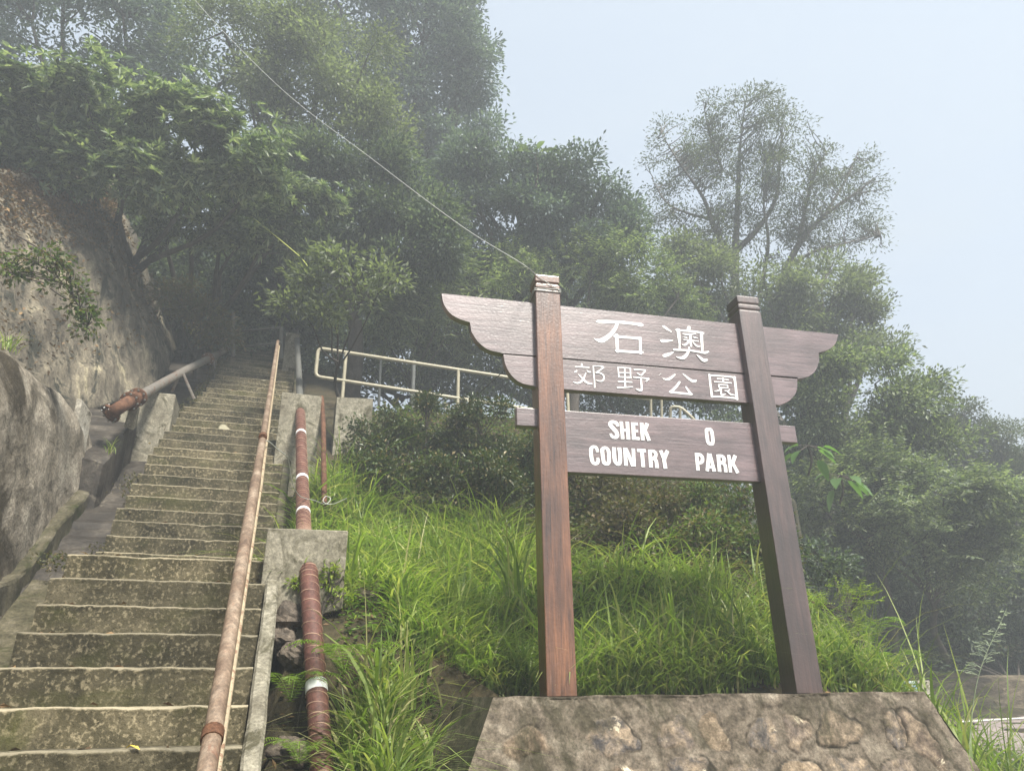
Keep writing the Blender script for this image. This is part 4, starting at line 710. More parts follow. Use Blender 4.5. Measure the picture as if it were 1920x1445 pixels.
tree('broadleaf_tree', 'hazy tree in the upper left corner with bright sky showing through it', 'tree',
     [(60, 40, 130, 60), (230, 30, 140, 60), (330, 110, 110, 60), (190, 110, 90, 45), (-40, 120, 90, 90), (420, 150, 100, 60), (120, -40, 200, 60)],
     14.5, 1.2, 46, .3, .14, .05, 'leafC2', 'tuft', (260, 16), .2, group=GT)
tree('broadleaf_tree', 'pale crowned tree whose sunlit top reaches the upper edge left of the middle', 'tree',
     [(600, 90, 110, 70), (520, 150, 100, 70), (660, 170, 90, 70), (590, 230, 110, 70), (480, 250, 80, 60), (700, 260, 80, 55), (420, 60, 100, 60), (520, 20, 110, 50)],
     13.5, 1.7, 60, .26, .10, .036, 'leafA2', 'tuft', (520, 14.5), .2, group=GT)
tree('broadleaf_tree', 'tallest dark tree standing against the sky in the upper middle', 'tree',
     [(800, 40, 115, 80), (740, 0, 120, 80), (860, 120, 65, 70), (780, 170, 100, 70), (885, 30, 45, 60), (850, 230, 80, 60), (910, 270, 50, 40), (700, 110, 90, 70), (880, -40, 50, 60), (770, 300, 90, 60), (620, -20, 120, 50)],
     17.5, 1.5, 56, .3, .13, .055, 'leafC2', 'tuft', (800, 19), .28, group=GT)
tree('broadleaf_tree', 'dark leafy tree in the middle below the slanting cord', 'tree',
     [(620, 330, 90, 60), (700, 350, 100, 60), (560, 400, 80, 50), (640, 430, 90, 50), (760, 410, 90, 60), (720, 480, 90, 50), (830, 460, 80, 60), (590, 300, 70, 50)],
     12.8, 2.9, 54, .24, .11, .042, 'leafC', 'tuft', (660, 13.5), .17, group=GT)
tree('broadleaf_tree', 'rounded tree right of the middle whose top slopes down to the gap of sky', 'tree',
     [(960, 330, 80, 40), (1060, 345, 80, 45), (900, 380, 80, 55), (1000, 400, 90, 55), (1110, 395, 75, 50), (1170, 430, 50, 45), (870, 320, 60, 50), (1120, 460, 80, 45), (930, 470, 90, 50), (1030, 470, 80, 40)],
     15, 2.6, 54, .26, .12, .048, 'leafC2', 'tuft', (1000, 16), .2, group=GT)
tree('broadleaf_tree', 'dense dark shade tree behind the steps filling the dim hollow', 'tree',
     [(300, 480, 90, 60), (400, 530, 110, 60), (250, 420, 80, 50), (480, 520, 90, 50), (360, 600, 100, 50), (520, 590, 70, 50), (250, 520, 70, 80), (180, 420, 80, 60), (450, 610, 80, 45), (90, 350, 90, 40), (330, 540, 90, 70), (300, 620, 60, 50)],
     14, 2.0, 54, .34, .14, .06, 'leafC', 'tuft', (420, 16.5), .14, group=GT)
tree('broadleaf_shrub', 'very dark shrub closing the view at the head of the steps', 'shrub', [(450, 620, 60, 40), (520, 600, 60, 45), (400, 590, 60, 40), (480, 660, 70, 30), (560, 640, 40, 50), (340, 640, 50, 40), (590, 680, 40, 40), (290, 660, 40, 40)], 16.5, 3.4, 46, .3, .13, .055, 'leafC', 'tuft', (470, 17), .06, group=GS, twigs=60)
# ---- understorey over the fence
tree('broadleaf_shrub', 'bright leaved shrub overhanging the top of the handrail', 'shrub',
     [(600, 530, 60, 30), (560, 575, 50, 22), (680, 560, 60, 28), (640, 495, 60, 30), (720, 520, 50, 30), (610, 590, 40, 20)], 9.8, 3.6, 34, .17, .10, .034, 'leafA2', 'tuft', (640, 11.5), .03, group=GS, twigs=40)
tree('broadleaf_shrub', 'shrub with narrow drooping leaves between the handrail and the sign wing', 'shrub',
     [(700, 590, 70, 40), (780, 570, 70, 45), (840, 610, 60, 45), (740, 630, 80, 35), (850, 540, 60, 40)], 13.7, 5, 48, .16, .15, .03, 'leafA', 'spray', (770, 14.6), .05, group=GS, twigs=50)
tree('broadleaf_shrub', 'dark shrub in the shade behind the left part of the beige fence', 'shrub',
     [(640, 640, 80, 50), (720, 670, 90, 50), (820, 680, 90, 50), (900, 640, 80, 60), (580, 600, 60, 50), (960, 690, 70, 50), (560, 680, 50, 50), (680, 720, 80, 35), (800, 730, 80, 35), (920, 740, 80, 35)], 14.8, 3.2, 46, .26, .12, .045, 'leafC', 'tuft', (760, 15.4), .08, group=GS, twigs=70)
tree('broadleaf_shrub', 'mixed dark shrub seen between the two sign boards', 'shrub',
     [(1010, 600, 80, 60), (1100, 700, 90, 60), (1200, 740, 80, 50), (1330, 800, 80, 60), (1000, 740, 80, 50), (1090, 760, 80, 35), (1180, 780, 70, 30), (1290, 700, 80, 40), (1380, 880, 70, 70)], 15.6, 3.2, 46, .27, .12, .045, 'leafC', 'tuft', (1120, 15), .08, group=GS, twigs=60)
tree('broadleaf_tree', 'feathery green tree directly behind the top board of the sign', 'tree',
     [(950, 540, 90, 50), (1060, 540, 100, 50), (1180, 540, 90, 50), (1270, 560, 70, 40), (1110, 490, 90, 40), (880, 520, 60, 45)], 14.6, 3.0, 60, .22, .085, .032, 'leafA', 'spray', (1080, 13.6), .12, group=GR, twigs=60)
# ---- tall sparse tree
lt = [([(1375, 640, 18), (1378, 540, 18), (1380, 450, 18), (1384, 360, 18), (1388, 270, 18), (1402, 165, 18)], 0.1326, .006),
      ([(1376, 490, 18), (1340, 430, 17.7), (1318, 370, 17.5), (1270, 300, 17.4), (1240, 250, 17.3)], 0.078, .006),
      ([(1330, 410, 17.7), (1290, 400, 17.5), (1250, 380, 17.4), (1225, 340, 17.4)], 0.039, .006),
      ([(1380, 470, 18), (1420, 430, 18.3), (1455, 370, 18.4), (1462, 290, 18.5), (1470, 220, 18.5)], 0.0858, .006),
      ([(1355, 320, 18), (1330, 250, 17.9), (1318, 190, 17.9)], 0.039, .006),
      ([(1455, 600, 17.6), (1470, 520, 17.6), (1500, 455, 17.6), (1545, 405, 17.5), (1600, 365, 17.4), (1645, 330, 17.4)], 0.117, .006),
      ([(1478, 500, 17.6), (1530, 470, 17.4), (1590, 455, 17.3), (1650, 440, 17.3)], 0.0468, .006),
      ([(1500, 455, 17.6), (1510, 390, 17.8), (1530, 320, 17.9), (1560, 270, 17.9)], 0.0624, .006),
      ([(1420, 580, 17.9), (1440, 460, 18), (1432, 380, 18), (1440, 300, 18)], 0.0624, .006),
      ([(1545, 405, 17.5), (1590, 330, 17.6), (1610, 280, 17.7)], 0.039, .006)]
tree('sparse_tall_tree', 'tall open tree with bare forking branches and thin leaves against the sky', 'tree',
     [(1260, 280, 50, 55), (1240, 400, 40, 60), (1400, 210, 55, 55), (1330, 210, 30, 35), (1460, 230, 30, 50), (1390, 320, 100, 70), (1480, 320, 80, 60), (1400, 260, 80, 60), (1330, 290, 70, 60), (1440, 400, 110, 70), (1560, 430, 90, 60), (1560, 320, 60, 50), (1620, 350, 45, 60), (1540, 400, 70, 50), (1610, 440, 55, 35), (1300, 340, 60, 60), (1350, 440, 100, 60), (1270, 470, 60, 50), (1500, 470, 70, 40)],
     17.8, 5.2, 26, .19, .095, .03, 'leafD', 'tuft', (1376, 18), .12, 'palebark', GR, .9, 900, lt, shell=.4)
tree('broadleaf_tree', 'tree spreading right below the tall open tree with its edge against the sky', 'tree',
     [(1440, 560, 90, 45), (1540, 540, 90, 50), (1610, 560, 60, 55), (1570, 620, 80, 50), (1480, 620, 80, 40), (1640, 610, 35, 50), (1350, 520, 90, 50), (1280, 500, 70, 45), (1600, 670, 70, 40)],
     16, 2.0, 46, .27, .12, .045, 'leafA2', 'tuft', (1500, 17), .18, group=GR, twigs=140, bark='palebark')
tree('broadleaf_tree', 'full dark green tree behind the right sign post', 'tree',
     [(1540, 700, 90, 55), (1640, 720, 90, 60), (1700, 770, 70, 60), (1580, 790, 100, 60), (1500, 780, 70, 60), (1660, 850, 90, 60), (1540, 860, 80, 60), (1740, 850, 70, 50)],
     13.4, 2.9, 54, .25, .11, .042, 'leafA', 'tuft', (1560, 16), .1, group=GR, twigs=90)
tree('umbrella_tree', 'far flat topped olive tree at the right edge of the photo', 'tree',
     [(1800, 785, 75, 28), (1870, 815, 75, 30), (1760, 810, 50, 30), (1920, 850, 60, 35), (1840, 860, 70, 25), (1900, 900, 70, 30), (1960, 880, 60, 40), (1780, 860, 60, 30)],
     18, 3.2, 52, .2, .085, .036, 'leafD', 'tuft', (1850, 19), .2, group=GR, twigs=90, flat=.9)
tree('broadleaf_tree', 'tree with drooping compound leaves in the middle of the right edge', 'tree',
     [(1660, 930, 100, 60), (1770, 930, 100, 60), (1850, 960, 80, 60), (1900, 1010, 70, 60), (1730, 1010, 110, 60), (1620, 1010, 80, 60), (1820, 1050, 80, 50), (1540, 950, 60, 60)],
     12.4, 3.1, 60, .22, .10, .036, 'leafA', 'spray', (1640, 16.5), .08, group=GR, twigs=60)
tree('broadleaf_tree', 'low dark tree over the roadside wall at the lower right', 'tree',
     [(1640, 1090, 80, 50), (1730, 1110, 90, 50), (1700, 1180, 90, 40), (1820, 1130, 80, 50), (1900, 1100, 70, 60), (1600, 1040, 60, 50), (1930, 1190, 60, 50), (1800, 1200, 60, 30)],
     14.2, 2.6, 46, .25, .11, .042, 'leafC', 'tuft', (1700, 17), .07, group=GR, twigs=110)
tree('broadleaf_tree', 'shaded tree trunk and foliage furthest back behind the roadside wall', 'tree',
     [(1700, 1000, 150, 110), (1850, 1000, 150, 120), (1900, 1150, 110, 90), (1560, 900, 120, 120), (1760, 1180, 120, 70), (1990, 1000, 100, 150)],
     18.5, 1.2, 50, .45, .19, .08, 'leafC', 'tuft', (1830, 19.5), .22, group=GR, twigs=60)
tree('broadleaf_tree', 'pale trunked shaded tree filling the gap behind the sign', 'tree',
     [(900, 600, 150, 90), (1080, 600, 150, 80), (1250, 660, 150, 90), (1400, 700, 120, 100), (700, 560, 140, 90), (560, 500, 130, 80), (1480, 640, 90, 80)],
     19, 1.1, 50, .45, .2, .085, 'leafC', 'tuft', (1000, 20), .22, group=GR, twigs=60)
tree('roadside_shrub', 'dark shrub above the roadside wall at the lower right edge', 'shrub', [(1760, 1200, 60, 45), (1850, 1215, 60, 45), (1920, 1225, 50, 45), (1700, 1240, 40, 35), (1800, 1250, 60, 28)], 14.3, 4.2, 40, .22, .1, .04, 'leafC', 'tuft', (1830, 14.8), .05, group=GS, twigs=60)
# ---- hedge and slope shrubs (in front of the fence)
hedge_sp = [(712, 812, 62, 45, 0, 'dark small leaved hedge shrub beside the pale fence footing'), (800, 805, 80, 62, .1, 'dark hedge shrub under the middle of the beige fence'), (905, 820, 75, 62, .0, 'dark hedge shrub just left of the left sign post'),
            (760, 880, 90, 42, -1., 'lower hedge shrub meeting the tall grass left of the sign'), (900, 900, 95, 52, -1.2, 'lower hedge shrub behind the left sign post'), (975, 860, 60, 70, -.4, 'dark hedge shrub seen on both sides of the left sign post')]
for px, py, rx, ry, dd, lb in hedge_sp:
    tree('hedge_shrub', lb, 'shrub', [(px, py, rx, ry), (px-rx*.5, py+ry*.4, rx*.6, ry*.6), (px+rx*.5, py+ry*.5, rx*.6, ry*.6)], 8.9+dd, 17, 34, .11, .052, .025, 'leafF', 'tuft', (px, 9.3+dd), .03, group='shrubs of the hedge below the path fence', twigs=50, thick=.7)
slope_sp = [(1120, 905, 70, 45, 7.9, 'leafH', 'brownish twiggy shrub below the left end of the lower board'), (1220, 940, 80, 45, 7.5, 'leafH', 'dry brown bush in the middle of the slope under the lower board'), (1320, 925, 80, 45, 8.0, 'leafG', 'bright creeper covered shrub under the right end of the lower board'),
            (1400, 960, 60, 50, 7.7, 'leafG', 'green leafy shrub just left of the right sign post'), (1430, 1030, 60, 60, 7.0, 'leafG', 'low green shrub behind the foot of the right sign post'), (1550, 1060, 50, 45, 7.8, 'leafC', 'grey green shrub right of the right sign post'),
            (1300, 1000, 90, 35, 6.9, 'leafG', 'low creeper patch on the slope between the two posts'), (1160, 980, 70, 35, 7.0, 'leafH', 'low brown weeds on the slope right of the left sign post')]
for px, py, rx, ry, d, lf, lb in slope_sp:
    tree('slope_shrub', lb, 'shrub', [(px, py, rx, ry), (px-rx*.5, py+ry*.3, rx*.6, ry*.6), (px+rx*.5, py+ry*.4, rx*.6, ry*.6)], d, 15, 30, .12, .055, .026, lf, 'tuft', (px, d+.2), .02, group='shrubs on the slope behind the sign', twigs=50, thick=.6)
for px, py, rx, ry, d, lb in [(1585, 1150, 50, 55, 6.2, 'feathery bright green weed at the right of the right sign post'), (1620, 1240, 60, 40, 5.8, 'feathery yellow green weed above the right end of the plinth'), (1560, 1250, 40, 60, 5.6, 'feathery green weed beside the foot of the right sign post')]:
    tree('feathery_weed', lb, 'weed', [(px, py, rx, ry), (px+rx*.4, py+ry*.4, rx*.6, ry*.6)], d, 40, 36, .06, .03, .010, 'sprout', 'spray', (px, d+.15), .015, group='feathery weeds by the right sign post', twigs=40, thick=.6)
tree('dry_shrub', 'brown withered shrub overhanging the left edge of the upper steps', 'shrub', [(375, 600, 45, 38), (335, 560, 40, 35), (410, 640, 30, 25)], 12.3, 9, 34, .16, .09, .03, 'leafH', 'tuft', (370, 12.6), .04, twigs=50)
tree('small_bush', 'green sprig growing on the edge of the pipe block', 'weed', [(625, 1085, 30, 25), (610, 1110, 35, 20), (575, 1092, 30, 9)], 4.55, 60, 22, .035, .03, .014, 'sprout', 'tuft', (615, 4.7), .006, twigs=30, thick=.6)
tree('small_bush', 'yellow green weeds under the pipe block beside the brown pipe', 'weed', [(630, 1150, 30, 50), (640, 1210, 25, 40)], 4.6, 50, 22, .05, .034, .014, 'sprout', 'tuft', (630, 4.7), .006, twigs=30, thick=.6)
tree('creeping_vine', 'creeping vine hanging over the upper part of the rock wall', 'vine', [(60, 490, 30, 25), (110, 520, 30, 30), (140, 560, 22, 40), (95, 480, 30, 20), (30, 500, 30, 20), (165, 600, 14, 24)], 6.4, 22, 16, .08, .05, .026, 'leafG', 'tuft', (140, 7), .03, twigs=60, thick=.3, limbs=[([(10, 470, 6.4), (80, 500, 6.4), (130, 545, 6.4), (165, 610, 6.4)], .008, .003), ([(30, 440, 6.5), (95, 480, 6.4), (140, 520, 6.4)], .007, .003)])
# big pale leaves behind the right post
for px, py, d, n_, lb in ((1575, 890, 10.5, 9, 'cluster of large pale drooping leaves right of the right sign post'), (1515, 835, 10.3, 7, 'large drooping leaves beside the right tenon of the lower board'), (1003, 290, 14.5, 7, 'single sprig of large leaves sticking up against the sky')):
    c = at(px, py, d); r_ = empty('large_leaved_plant', c-np.array([0, 0, .6]), lb, 'plant'); A = Acc(); base_ = c+np.array([.05, .3, -.35]) if py > 300 else c-np.array([0, 0, .8]); A.tube(spline([base_, (base_+c)/2+np.array([.05, 0, 0]), c], 8), [.018]*8, 5); V = []; Fq = []
    for k in range(n_):
        a_ = k*2.4+random.random(); D = np.array([math.cos(a_), math.sin(a_)*.7-.3, random.uniform(-.9, .1) if py > 300 else random.uniform(-.2, .8)]); D = D/np.linalg.norm(D); tip = c+D*random.uniform(.12, .28); A.tube([c, tip], .006, 4)
        Ls, Ws = (.24, .16) if py > 300 else (.36, .12); S_ = np.cross(D, [0, 0, 1.]); S_ /= np.linalg.norm(S_); Nn = np.cross(S_, D); prf = [(0, .02), (.18, .75), (.4, 1), (.65, .8), (.85, .4), (1, .02)]; b0 = len(V)
        for t, w_ in prf:
            p = tip+D*t*Ls-np.array([0, 0, t*t*Ls*.45]); V += [p+S_*Ws/2*w_+Nn*.025*w_, p, p-S_*Ws/2*w_+Nn*.025*w_]
        for q in range(5):
            for s_ in (0, 1): i0 = b0+3*q+s_; Fq.append((i0, i0+1, i0+4, i0+3))
    A.build('stem', M['bark'], r_, smooth=True); npmesh('leaf_spray', V, Fq, M['bigleaf'] if py > 300 else M['leafA'], r_, smooth=True)
# ============================================================ ferns
def fern(px, py, d, n_, Lf, label):
    b = at(px, py, d); r_ = empty('fern', b, label, 'fern', 'ferns by the pipe and on the bank')
    for k in range(n_):
        a_ = 2*math.pi*k/n_+random.uniform(-.4, .4); hd = np.array([math.cos(a_), math.sin(a_), 0]); L_ = Lf*random.uniform(.7, 1.15); m = 22; t = np.linspace(0, 1, m)
        R_ = b+hd*(t*L_*.8)[:, None]+np.array([0, 0, 1.])*(L_*(1.15*t-.85*t**2.2))[:, None]; T_ = unit(np.gradient(R_, axis=0)); S_ = unit(np.cross(T_, np.array([0, 0, 1.])))
        ln = L_*.2*np.sin(np.pi*np.clip(t*.93+.07, 0, 1))**.8; P = np.concatenate([R_, R_]); D = np.concatenate([S_+T_*.35-np.array([0, 0, .12]), -S_+T_*.35-np.array([0, 0, .12])]); LL = np.concatenate([ln, ln])+.004
        V, Fq = leaves(P, D, LL, .42*L_/22+0*LL, .05, .12); nV = len(V); w_ = .0018; V2 = np.concatenate([R_+S_*w_, R_-S_*w_]); F2 = np.stack([np.arange(m-1), np.arange(1, m), np.arange(1, m)+m, np.arange(m-1)+m], -1)+nV
        npmesh('frond', np.concatenate([V, V2]), np.concatenate([Fq, F2]), M['fern'], r_)
fern(545, 1315, 3.9, 11, .34, 'bright fern between the side kerb and the banded pipe')
fern(560, 1430, 3.45, 9, .26, 'fern in the lower gully at the bottom edge left of the brown pipe')
fern(645, 1262, 3.95, 10, .36, 'yellow green fern just right of the lower white band')
fern(690, 1215, 4.5, 8, .28, 'fern in the grass above and right of the brown pipe')
fern(650, 1440, 3.5, 8, .2, 'small fern at the bottom edge right of the brown pipe')
fern(1635, 1205, 6.2, 8, .42, 'upright yellow green fern on the bank right of the sign')
fern(1665, 1262, 5.9, 7, .38, 'lower fern hanging from the bank above the plinth end')
fern(880, 1265, 4.4, 7, .25, 'fern in the grass left of the left sign post')
# ============================================================ grass (nobody could count it)
def blades(P, H, lean, width, seg=5, nodir=None):
    n = len(P); a_ = rng.uniform(0, 2*np.pi, n); d = np.stack([np.cos(a_), np.sin(a_), np.zeros(n)], -1)
    if nodir is not None: d = unit(d+nodir)
    s = np.stack([-d[:, 1], d[:, 0], d[:, 2]], -1); fa = rng.uniform(-.9, .9, n)[:, None]; s = unit(s*np.cos(fa)+d*np.sin(fa))
    t = np.linspace(0, 1, seg+1); V = []
    for k, tt_ in enumerate(t):
        out = lean[:, None]*H[:, None]*d*(tt_**1.8)*.9; z = H*(tt_-lean*.52*tt_**2.6); c = P+out; c = c+np.array([0, 0, 1.])*z[:, None]
        w_ = (width*(1-tt_**1.7)*(.55+.9*tt_*(1-tt_)+.35*(tt_ > 0)))[:, None]*.5+.0003
        V += [c-s*w_, c+s*w_]
    V = np.stack(V, 1); m = 2*(seg+1); base_ = (np.arange(n)*m)[:, None, None]; q = np.array([(2*k, 2*k+1, 2*k+3, 2*k+2) for k in range(seg)])[None]
    return V.reshape(-1, 3), (base_+q).reshape(-1, 4).astype(np.int32)
def scatter(n, x0, x1, y0, y1, mask):
    x = rng.uniform(x0, x1, n); y = rng.uniform(y0, y1, n); u = x*SU[0]+y*SU[1]; v = x*SV[0]+y*SV[1]; k = mask(x, y, u, v); x, y = x[k], y[k]
    return np.stack([x, y, ground_h(x, y)+EYE], -1)
def nplinth(x, y):   # outside the plinth
    a = (x-SO[0])*SD[0]+(y-SO[1])*SD[1]; b = (x-SO[0])*SN[0]+(y-SO[1])*SN[1]; return ~((a > -.6) & (a < 2.5) & (b > -2.6) & (b < .44))
ok = lambda x, y, u, v: (v > np.where(u > 5.05, .07, .5)) & nplinth(x, y) & (y < 8.0-1.25*smooth(-.5, .5, x)-.2*np.maximum(x, 0)) & (x < 2.9) & ~((v < .9) & (u > 4.55) & (u < 5.05))
P = scatter(80000, -2.1, 2.9, 2.9, 8.0, ok)
f = fbm(np.stack([P[:, 0], P[:, 1], P[:, 0]*0], -1), 1.5, 3, 12); keep = rng.random(len(P)) < np.clip(.85+f*.5, .55, 1); P = P[keep]; f = f[keep]
v_ = P[:, 0]*SV[0]+P[:, 1]*SV[1]; dry = (v_ < 1.05) & (P[:, 1] > 4.2) & (P[:, 1] < 5.3); P = P[~(dry & (rng.random(len(P)) < .4))]
Pn = scatter(15000, -1.4, .2, 3.0, 5.4, lambda x, y, u, v: (v > .44) & (v < 1.4) & nplinth(x, y) & ~((v < .75) & (u > 4.5) & (u < 5.05))); P = np.concatenate([P, Pn[rng.random(len(Pn)) < .8]])
bk = np.stack([rng.uniform(-.5, 2.6, 3200), rng.uniform(.47, .85, 3200)], -1); bx = SO[0]+bk[:, 0]*SD[0]+bk[:, 1]*SN[0]; by = SO[1]+bk[:, 0]*SD[1]+bk[:, 1]*SN[1]; P = np.concatenate([P, np.stack([bx, by, ground_h(bx, by)+EYE], -1)])
P = P[rng.permutation(len(P))]
# tufts: pull blades toward shared clump centres
cl = P[rng.choice(len(P), 2200, replace=False)]; own = rng.integers(0, len(cl), len(P)//2)
P2 = cl[own]+rng.normal(0, .045, (len(own), 3))*np.array([1, 1, 0]); P2[:, 2] = ground_h(P2[:, 0], P2[:, 1])+EYE
P2 = P2[nplinth(P2[:, 0], P2[:, 1])]; P = np.concatenate([P[:len(P)//2], P2])
H = rng.gamma(5, .066, len(P))*np.interp(P[:, 1], [3.2, 5, 8], [1.05, 1.2, 1.25])*(.85+.35*vnoise(P*1.7, 5))+.06; ln = np.clip(rng.normal(.9, .33, len(P)), .1, 1.45)
V, Fq = blades(P-np.array([0, 0, .03]), H, ln, rng.gamma(6, .0021, len(P))+.003)
tag(npmesh('grass', V, Fq, M['grass']), 'tall bright green grass covering the bank behind the sign', 'grass', kind='stuff')
Pd = scatter(16000, -1.4, 2.8, 3.3, 7.8, ok); fd = fbm(np.stack([Pd[:, 0], Pd[:, 1], Pd[:, 0]*0], -1), 1.1, 3, 33); vd = Pd[:, 0]*SV[0]+Pd[:, 1]*SV[1]; Pd = Pd[(fd > .15) | ((vd < 1.05) & (Pd[:, 1] > 4.) & (Pd[:, 1] < 5.4))]
V, Fq = blades(Pd-np.array([0, 0, .02]), rng.uniform(.1, .3, len(Pd)), rng.uniform(.6, 1.6, len(Pd)), rng.uniform(.003, .007, len(Pd)), 4)
tag(npmesh('dry_grass', V, Fq, M['drygrass']), 'straw coloured dead grass among the green grass', 'dry grass', kind='stuff')
# verge grass at the right of the plinth
ok2 = lambda x, y, u, v: nplinth(x, y) & (ground_h(x, y)+EYE > -1)
P = scatter(3600, 2.35, 3.6, 3.0, 5.6, lambda x, y, u, v: nplinth(x, y) & (x > 2.3+.12*(y-4.6)) & (x < 2.62+.21*y)); 
H = rng.gamma(5, .12, len(P))*np.interp(P[:, 0], [2.4, 3.0, 3.8], [1.15, 1., .8])+.1; V, Fq = blades(P-np.array([0, 0, .03]), H, np.clip(rng.normal(.7, .3, len(P)), .1, 1.3), rng.uniform(.008, .018, len(P)), 6)
tag(npmesh('verge_grass', V, Fq, M['grass']), 'long coarse grass on the verge right of the stone plinth', 'grass', kind='stuff')
# broad individual grass clumps
def clump(px, py, d, n_, Hm, wd, label):
    b = at(px, py, d); r_ = empty('grass_clump', b, label, 'grass clump', 'broad bladed grass clumps'); Pp = b+rng.normal(0, .03, (n_, 3))*np.array([1, 1, 0]); V, Fq = blades(Pp, rng.uniform(.6, 1.1, n_)*Hm, np.clip(rng.normal(.65, .25, n_), .15, 1.2), rng.uniform(.8, 1.2, n_)*wd, 9); npmesh('blade_tuft', V, Fq, M['grass'], r_)
clump(850, 1190, 4.9, 26, .75, .024, 'broad bladed grass clump in the middle of the bank left of the sign')
clump(960, 1120, 5.2, 26, .7, .024, 'tall broad grass clump against the left sign post')
clump(760, 1330, 4.1, 26, .5, .02, 'arching broad grass clump near the bottom left of the plinth')
clump(838, 1385, 4.35, 34, .5, .016, 'drooping grass clump against the left side of the plinth')
clump(800, 1440, 3.95, 34, .42, .015, 'grass clump at the bottom edge left of the plinth')
clump(1260, 1210, 5.2, 22, .6, .02, 'broad grass clump midway between the two sign posts')
clump(1765, 1400, 4.5, 12, .6, .028, 'yellow green broad blades rising at the right corner of the plinth')
clump(1830, 1480, 4.3, 12, .62, .026, 'arching broad grass clump at the lower right corner of the photo')
clump(1600, 1330, 5.6, 22, .4, .016, 'grass clump behind the right end of the plinth')
# seed head of grass at the right
g0_ = at(1812, 1440, 4.4); g1_ = at(1834, 1270, 4.4); g2_ = at(1888, 1140, 4.42); sg = empty('grass_seed_head', g0_, 'single tall grass stalk with a feathery seed head before the dark roadside trees', 'grass stalk')
ST = spline([g0_, g1_, g2_], 40); A = Acc(); A.tube(ST, np.linspace(.0035, .001, 40), 5); M['seed'] = paint('grass_seed_stalk', (.42, .5, .32), .6); A.build('stem', M['seed'], sg)
A = Acc(); V_, F_ = [], []
for k in range(26):
    p = ST[20+int(k*.74)]; a_ = random.uniform(0, 6.28); L_ = .12*(1-k/34)*random.uniform(.7, 1.1); D = np.array([math.cos(a_), math.sin(a_)*.5, .35]); D /= np.linalg.norm(D); Q = [p, p+D*L_*.5+np.array([0, 0, .01]), p+D*L_-np.array([0, 0, .015])]; A.tube(Q, [.001, .0009, .0006], 4)
    for t in np.linspace(.35, 1, 9): A.blob(Q[0]+(Q[2]-Q[0])*t+np.array([0, 0, .004]), (.0025, .0025, .004), 4)
A.build('seed_spray', M['seed'], sg)
# ============================================================ ground cover, litter
def cover(name, n, x0, x1, y0, y1, mask, L, W, mat, label, cat, lift=.05, kk=1):
    P = scatter(n, x0, x1, y0, y1, mask); P = P+np.abs(rng.normal(0, lift, (len(P), 1)))*np.array([0, 0, 1.]); D = rng.normal(0, 1, P.shape)*np.array([1, 1, .35])+np.array([0, -.3, .1]); V, Fq = leaves(P, D, L*rng.uniform(.6, 1.3, len(P)), W*rng.uniform(.7, 1.2, len(P)))
    return tag(npmesh(name, V, Fq, M[mat]), label, cat, kind='stuff')
cover('creeper_cover', 52000, -2.2, 5.5, 6.2, 10.9, lambda x, y, u, v: (v > .2) & (y-10.2-.177*(x+3.07) < 0) & (y > 6.9-.3*np.maximum(x, 0)), .055, .03, 'leafG', 'small leaved creepers covering the slope above the grass', 'ground cover', .1)
cover('bank_cover', 30000, 2.2, 6.5, 4.6, 12.5, lambda x, y, u, v: (ground_h(x, y) > road_h(x, y)+.06) & (x > 2.1), .06, .032, 'leafA', 'leafy ground cover on the steep right side of the bank', 'ground cover', .12)
cover('understorey_cover', 42000, -9, 9, 11, 19, lambda x, y, u, v: ((v > .2) & (y-10.5-.25*(x+2.64) > 1.9)) | (v < -4.4) | (u > 15.2), .12, .06, 'leafC', 'dark leafy undergrowth beyond the upper path', 'undergrowth', .35)
cover('wood_floor_cover', 22000, 3, 17, 13.4, 24, lambda x, y, u, v: (y-13.6-.3*(x-6.5)) > .5, .13, .06, 'leafC', 'dark undergrowth on the bank behind the roadside wall', 'undergrowth', .4)
cover('gully_weeds', 5200, -1.6, .1, 3.2, 5.4, lambda x, y, u, v: (v > .4) & (v < 1.15) & nplinth(x, y), .045, .022, 'leafE', 'bright small weeds between the brown pipe and the tall grass', 'weeds', .07)
cover('slope_scrub', 16000, -.4, 2.7, 6.0, 8.6, lambda x, y, u, v: v > 1.2, .05, .022, 'leafH', 'dull brownish scrub on the upper part of the bank behind the sign', 'scrub', .12)
cover('broadleaf_weeds', 9000, -1.3, 2.8, 3.6, 7.6, lambda x, y, u, v: ok(x, y, u, v) & (fbm(np.stack([x, y, x*0], -1), 1.3, 3, 55) > .05), .055, .035, 'leafE', 'small broadleaf weeds mixed into the grass of the bank', 'weeds', .16)
cover('leaf_litter', 3500, -1.6, 2.6, 3.2, 8.5, lambda x, y, u, v: (v > .1), .05, .03, 'dead', 'scattered dead leaves on the soil of the bank', 'leaf litter', .01)
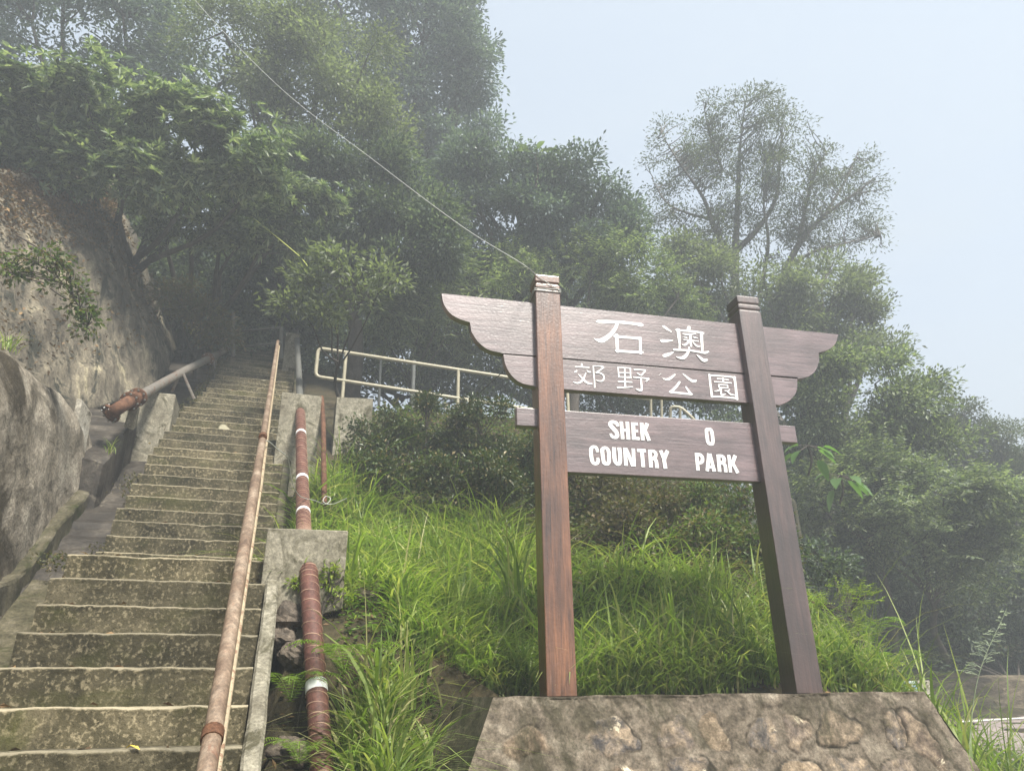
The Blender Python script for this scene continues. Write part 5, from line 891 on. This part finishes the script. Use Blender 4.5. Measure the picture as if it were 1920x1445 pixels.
# litter on top of the rock wall, fallen along its upper surface
Pl = []
for _ in range(16000):
    u_ = random.uniform(4.5, 12); t_ = 1-abs(random.gauss(0, .13)) if random.random() < .9 else random.uniform(.2, 1); t_ = max(.15, t_); p = wall_far(u_, min(t_, 1)); Pl.append(p+np.array([SV[0], SV[1], 0])*(-max(0, random.gauss(.1, .5)) if t_ > .97 else .04)+np.array([0, 0, random.uniform(.0, .09)]))
Pl = np.array(Pl); V, Fq = leaves(Pl, rng.normal(0, 1, Pl.shape)*np.array([1, 1, .4]), .07*rng.uniform(.6, 1.2, len(Pl)), .035)
tag(npmesh('wall_leaf_litter', V, Fq, M['dead']), 'brown leaf litter caught along the top of the rock wall', 'leaf litter', kind='stuff')
for k in range(3):   # small tufts on walls and steps
    px, py, d, lb, nb_, hh_ = [(15, 655, 4.75, 'grass tuft on top of the grey sprayed wall at the left edge', 26, .16), (205, 850, 7.0, 'small green tuft on the concrete apron', 20, .2), (15, 1318, 3.4, 'tiny green weed at the left edge of a lower step', 24, .03)][k]
    b = at(px, py, d); r_ = empty('grass_tuft', b, lb, 'grass tuft'); V, Fq = blades(b+rng.normal(0, .03, (nb_, 3))*np.array([2 if k == 2 else 1, 1, 0]), rng.uniform(.6, 1.1, nb_)*hh_, rng.uniform(.3, 1, nb_), np.full(nb_, .008), 4); npmesh('blade_tuft', V, Fq, M['grass'], r_)
# moss and small weeds on the left edge of the steps
Pm = []
for _ in range(5200):
    u_ = random.uniform(5.0, 13.5); Pm.append(SP(u_, -1.27-abs(random.gauss(0, .07))-(.1 if 7 < u_ < 10 else 0), float(pitch(u_))+random.uniform(-.18, .01)))
Pm = np.array(Pm); Pm = Pm[fbm(Pm, 1.6, 3, 71) > -.1]; V, Fq = leaves(Pm, rng.normal(0, 1, Pm.shape)+np.array([0, 0, .4]), .03, .014); tag(npmesh('step_edge_weeds', V, Fq, M['leafH']), 'moss and tiny weeds along the left ends of the upper steps', 'weeds', kind='stuff')
Ps = []
for _ in range(420):
    k_ = int(rng.integers(4, len(steps)-1)); u_ = steps[k_][0]+random.uniform(.02, .22); v_s = -1.18+abs(random.gauss(0, .25)) if random.random() < .6 else random.uniform(-1.18, -.1)
    if v_s < -.08: Ps.append(SP(u_, v_s, steps[k_][1]+.006))
Ps = np.array(Ps); V, Fq = leaves(Ps, rng.normal(0, 1, Ps.shape)*np.array([1, 1, .12]), .05*rng.uniform(.5, 1.2, len(Ps)), .024); tag(npmesh('step_leaf_litter', V, Fq, M['dead']), 'small dead leaves scattered on the treads of the steps', 'leaf litter', kind='stuff')
# rocks in the gully beside the lower steps
for k, (px, py, d, s_, lb) in enumerate([(540, 1165, 4.45, .13, 'dark angular rock directly under the pipe block'), (528, 1200, 4.3, .09, 'tan wedge shaped stone beside the kerb below the pipe block'), (560, 1225, 4.2, .1, 'rounded dark rock against the brown pipe'), (545, 1410, 3.7, .1, 'grey rock low in the gully near the bottom edge'), (690, 1120, 4.9, .12, 'earthy brown rock in the bank right of the pipe block')]):
    c = at(px, py, d); th, ph = np.meshgrid(np.linspace(0, np.pi, 18), np.linspace(0, 2*np.pi, 28, endpoint=False), indexing='ij'); Dd = np.stack([np.sin(th)*np.cos(ph), np.sin(th)*np.sin(ph), np.cos(th)], -1).reshape(-1, 3)
    R_ = s_*(1+.35*fbm(Dd+k*5, 1.6, 3, 80+k)); V = c+Dd*R_[:, None]*np.array([1, .9, .75]); Fs = [(i_*28+j_, (i_+1)*28+j_, (i_+1)*28+(j_+1) % 28, i_*28+(j_+1) % 28) for i_ in range(17) for j_ in range(28)]
    tag(npmesh('rock', V, Fs, M['rock'], smooth=False), lb, 'rock', 'rocks in the gully')
# a yellow leaf on the drain and one on the steps
for px, py, d, lb in ((280, 830, 7.6, 'single yellow fallen leaf in the drain'), (257, 1396, 3.0, 'small yellow fallen leaf on a lower step')):
    c = at(px, py, d); V, Fq = leaves(c[None]+rng.normal(0, .012, (3, 3)), rng.normal(0, 1, (3, 3))*np.array([1, 1, .3]), .035, .016); tag(npmesh('fallen_leaf', V, Fq, paint('yellow_leaf', (.6, .45, .06), .6)), lb, 'fallen leaf')
# ============================================================ haze volume added to stand for lens glare
A = Acc(); x0, x1, y0, y1, z0, z1 = -310, 310, -310, 310, -1.2, 26
A.box8([(x0, y0, z0), (x1, y0, z0), (x1, y1, z0), (x0, y1, z0), (x0, y0, z1), (x1, y0, z1), (x1, y1, z1), (x0, y1, z1)])
hm = bpy.data.materials.new('haze'); hm.use_nodes = True; hn = hm.node_tree; hn.nodes.clear(); ho = N(hn, 'ShaderNodeOutputMaterial'); hv = N(hn, 'ShaderNodeVolumePrincipled')
hv.inputs['Color'].default_value = (.88, .95, 1, 1); hv.inputs['Density'].default_value = .014; hv.inputs['Anisotropy'].default_value = .2; hn.links.new(hv.outputs[0], ho.inputs['Volume'])
tag(A.build('haze', hm), 'pale haze added over the whole hillside to stand for lens glare', 'haze', kind='stuff')
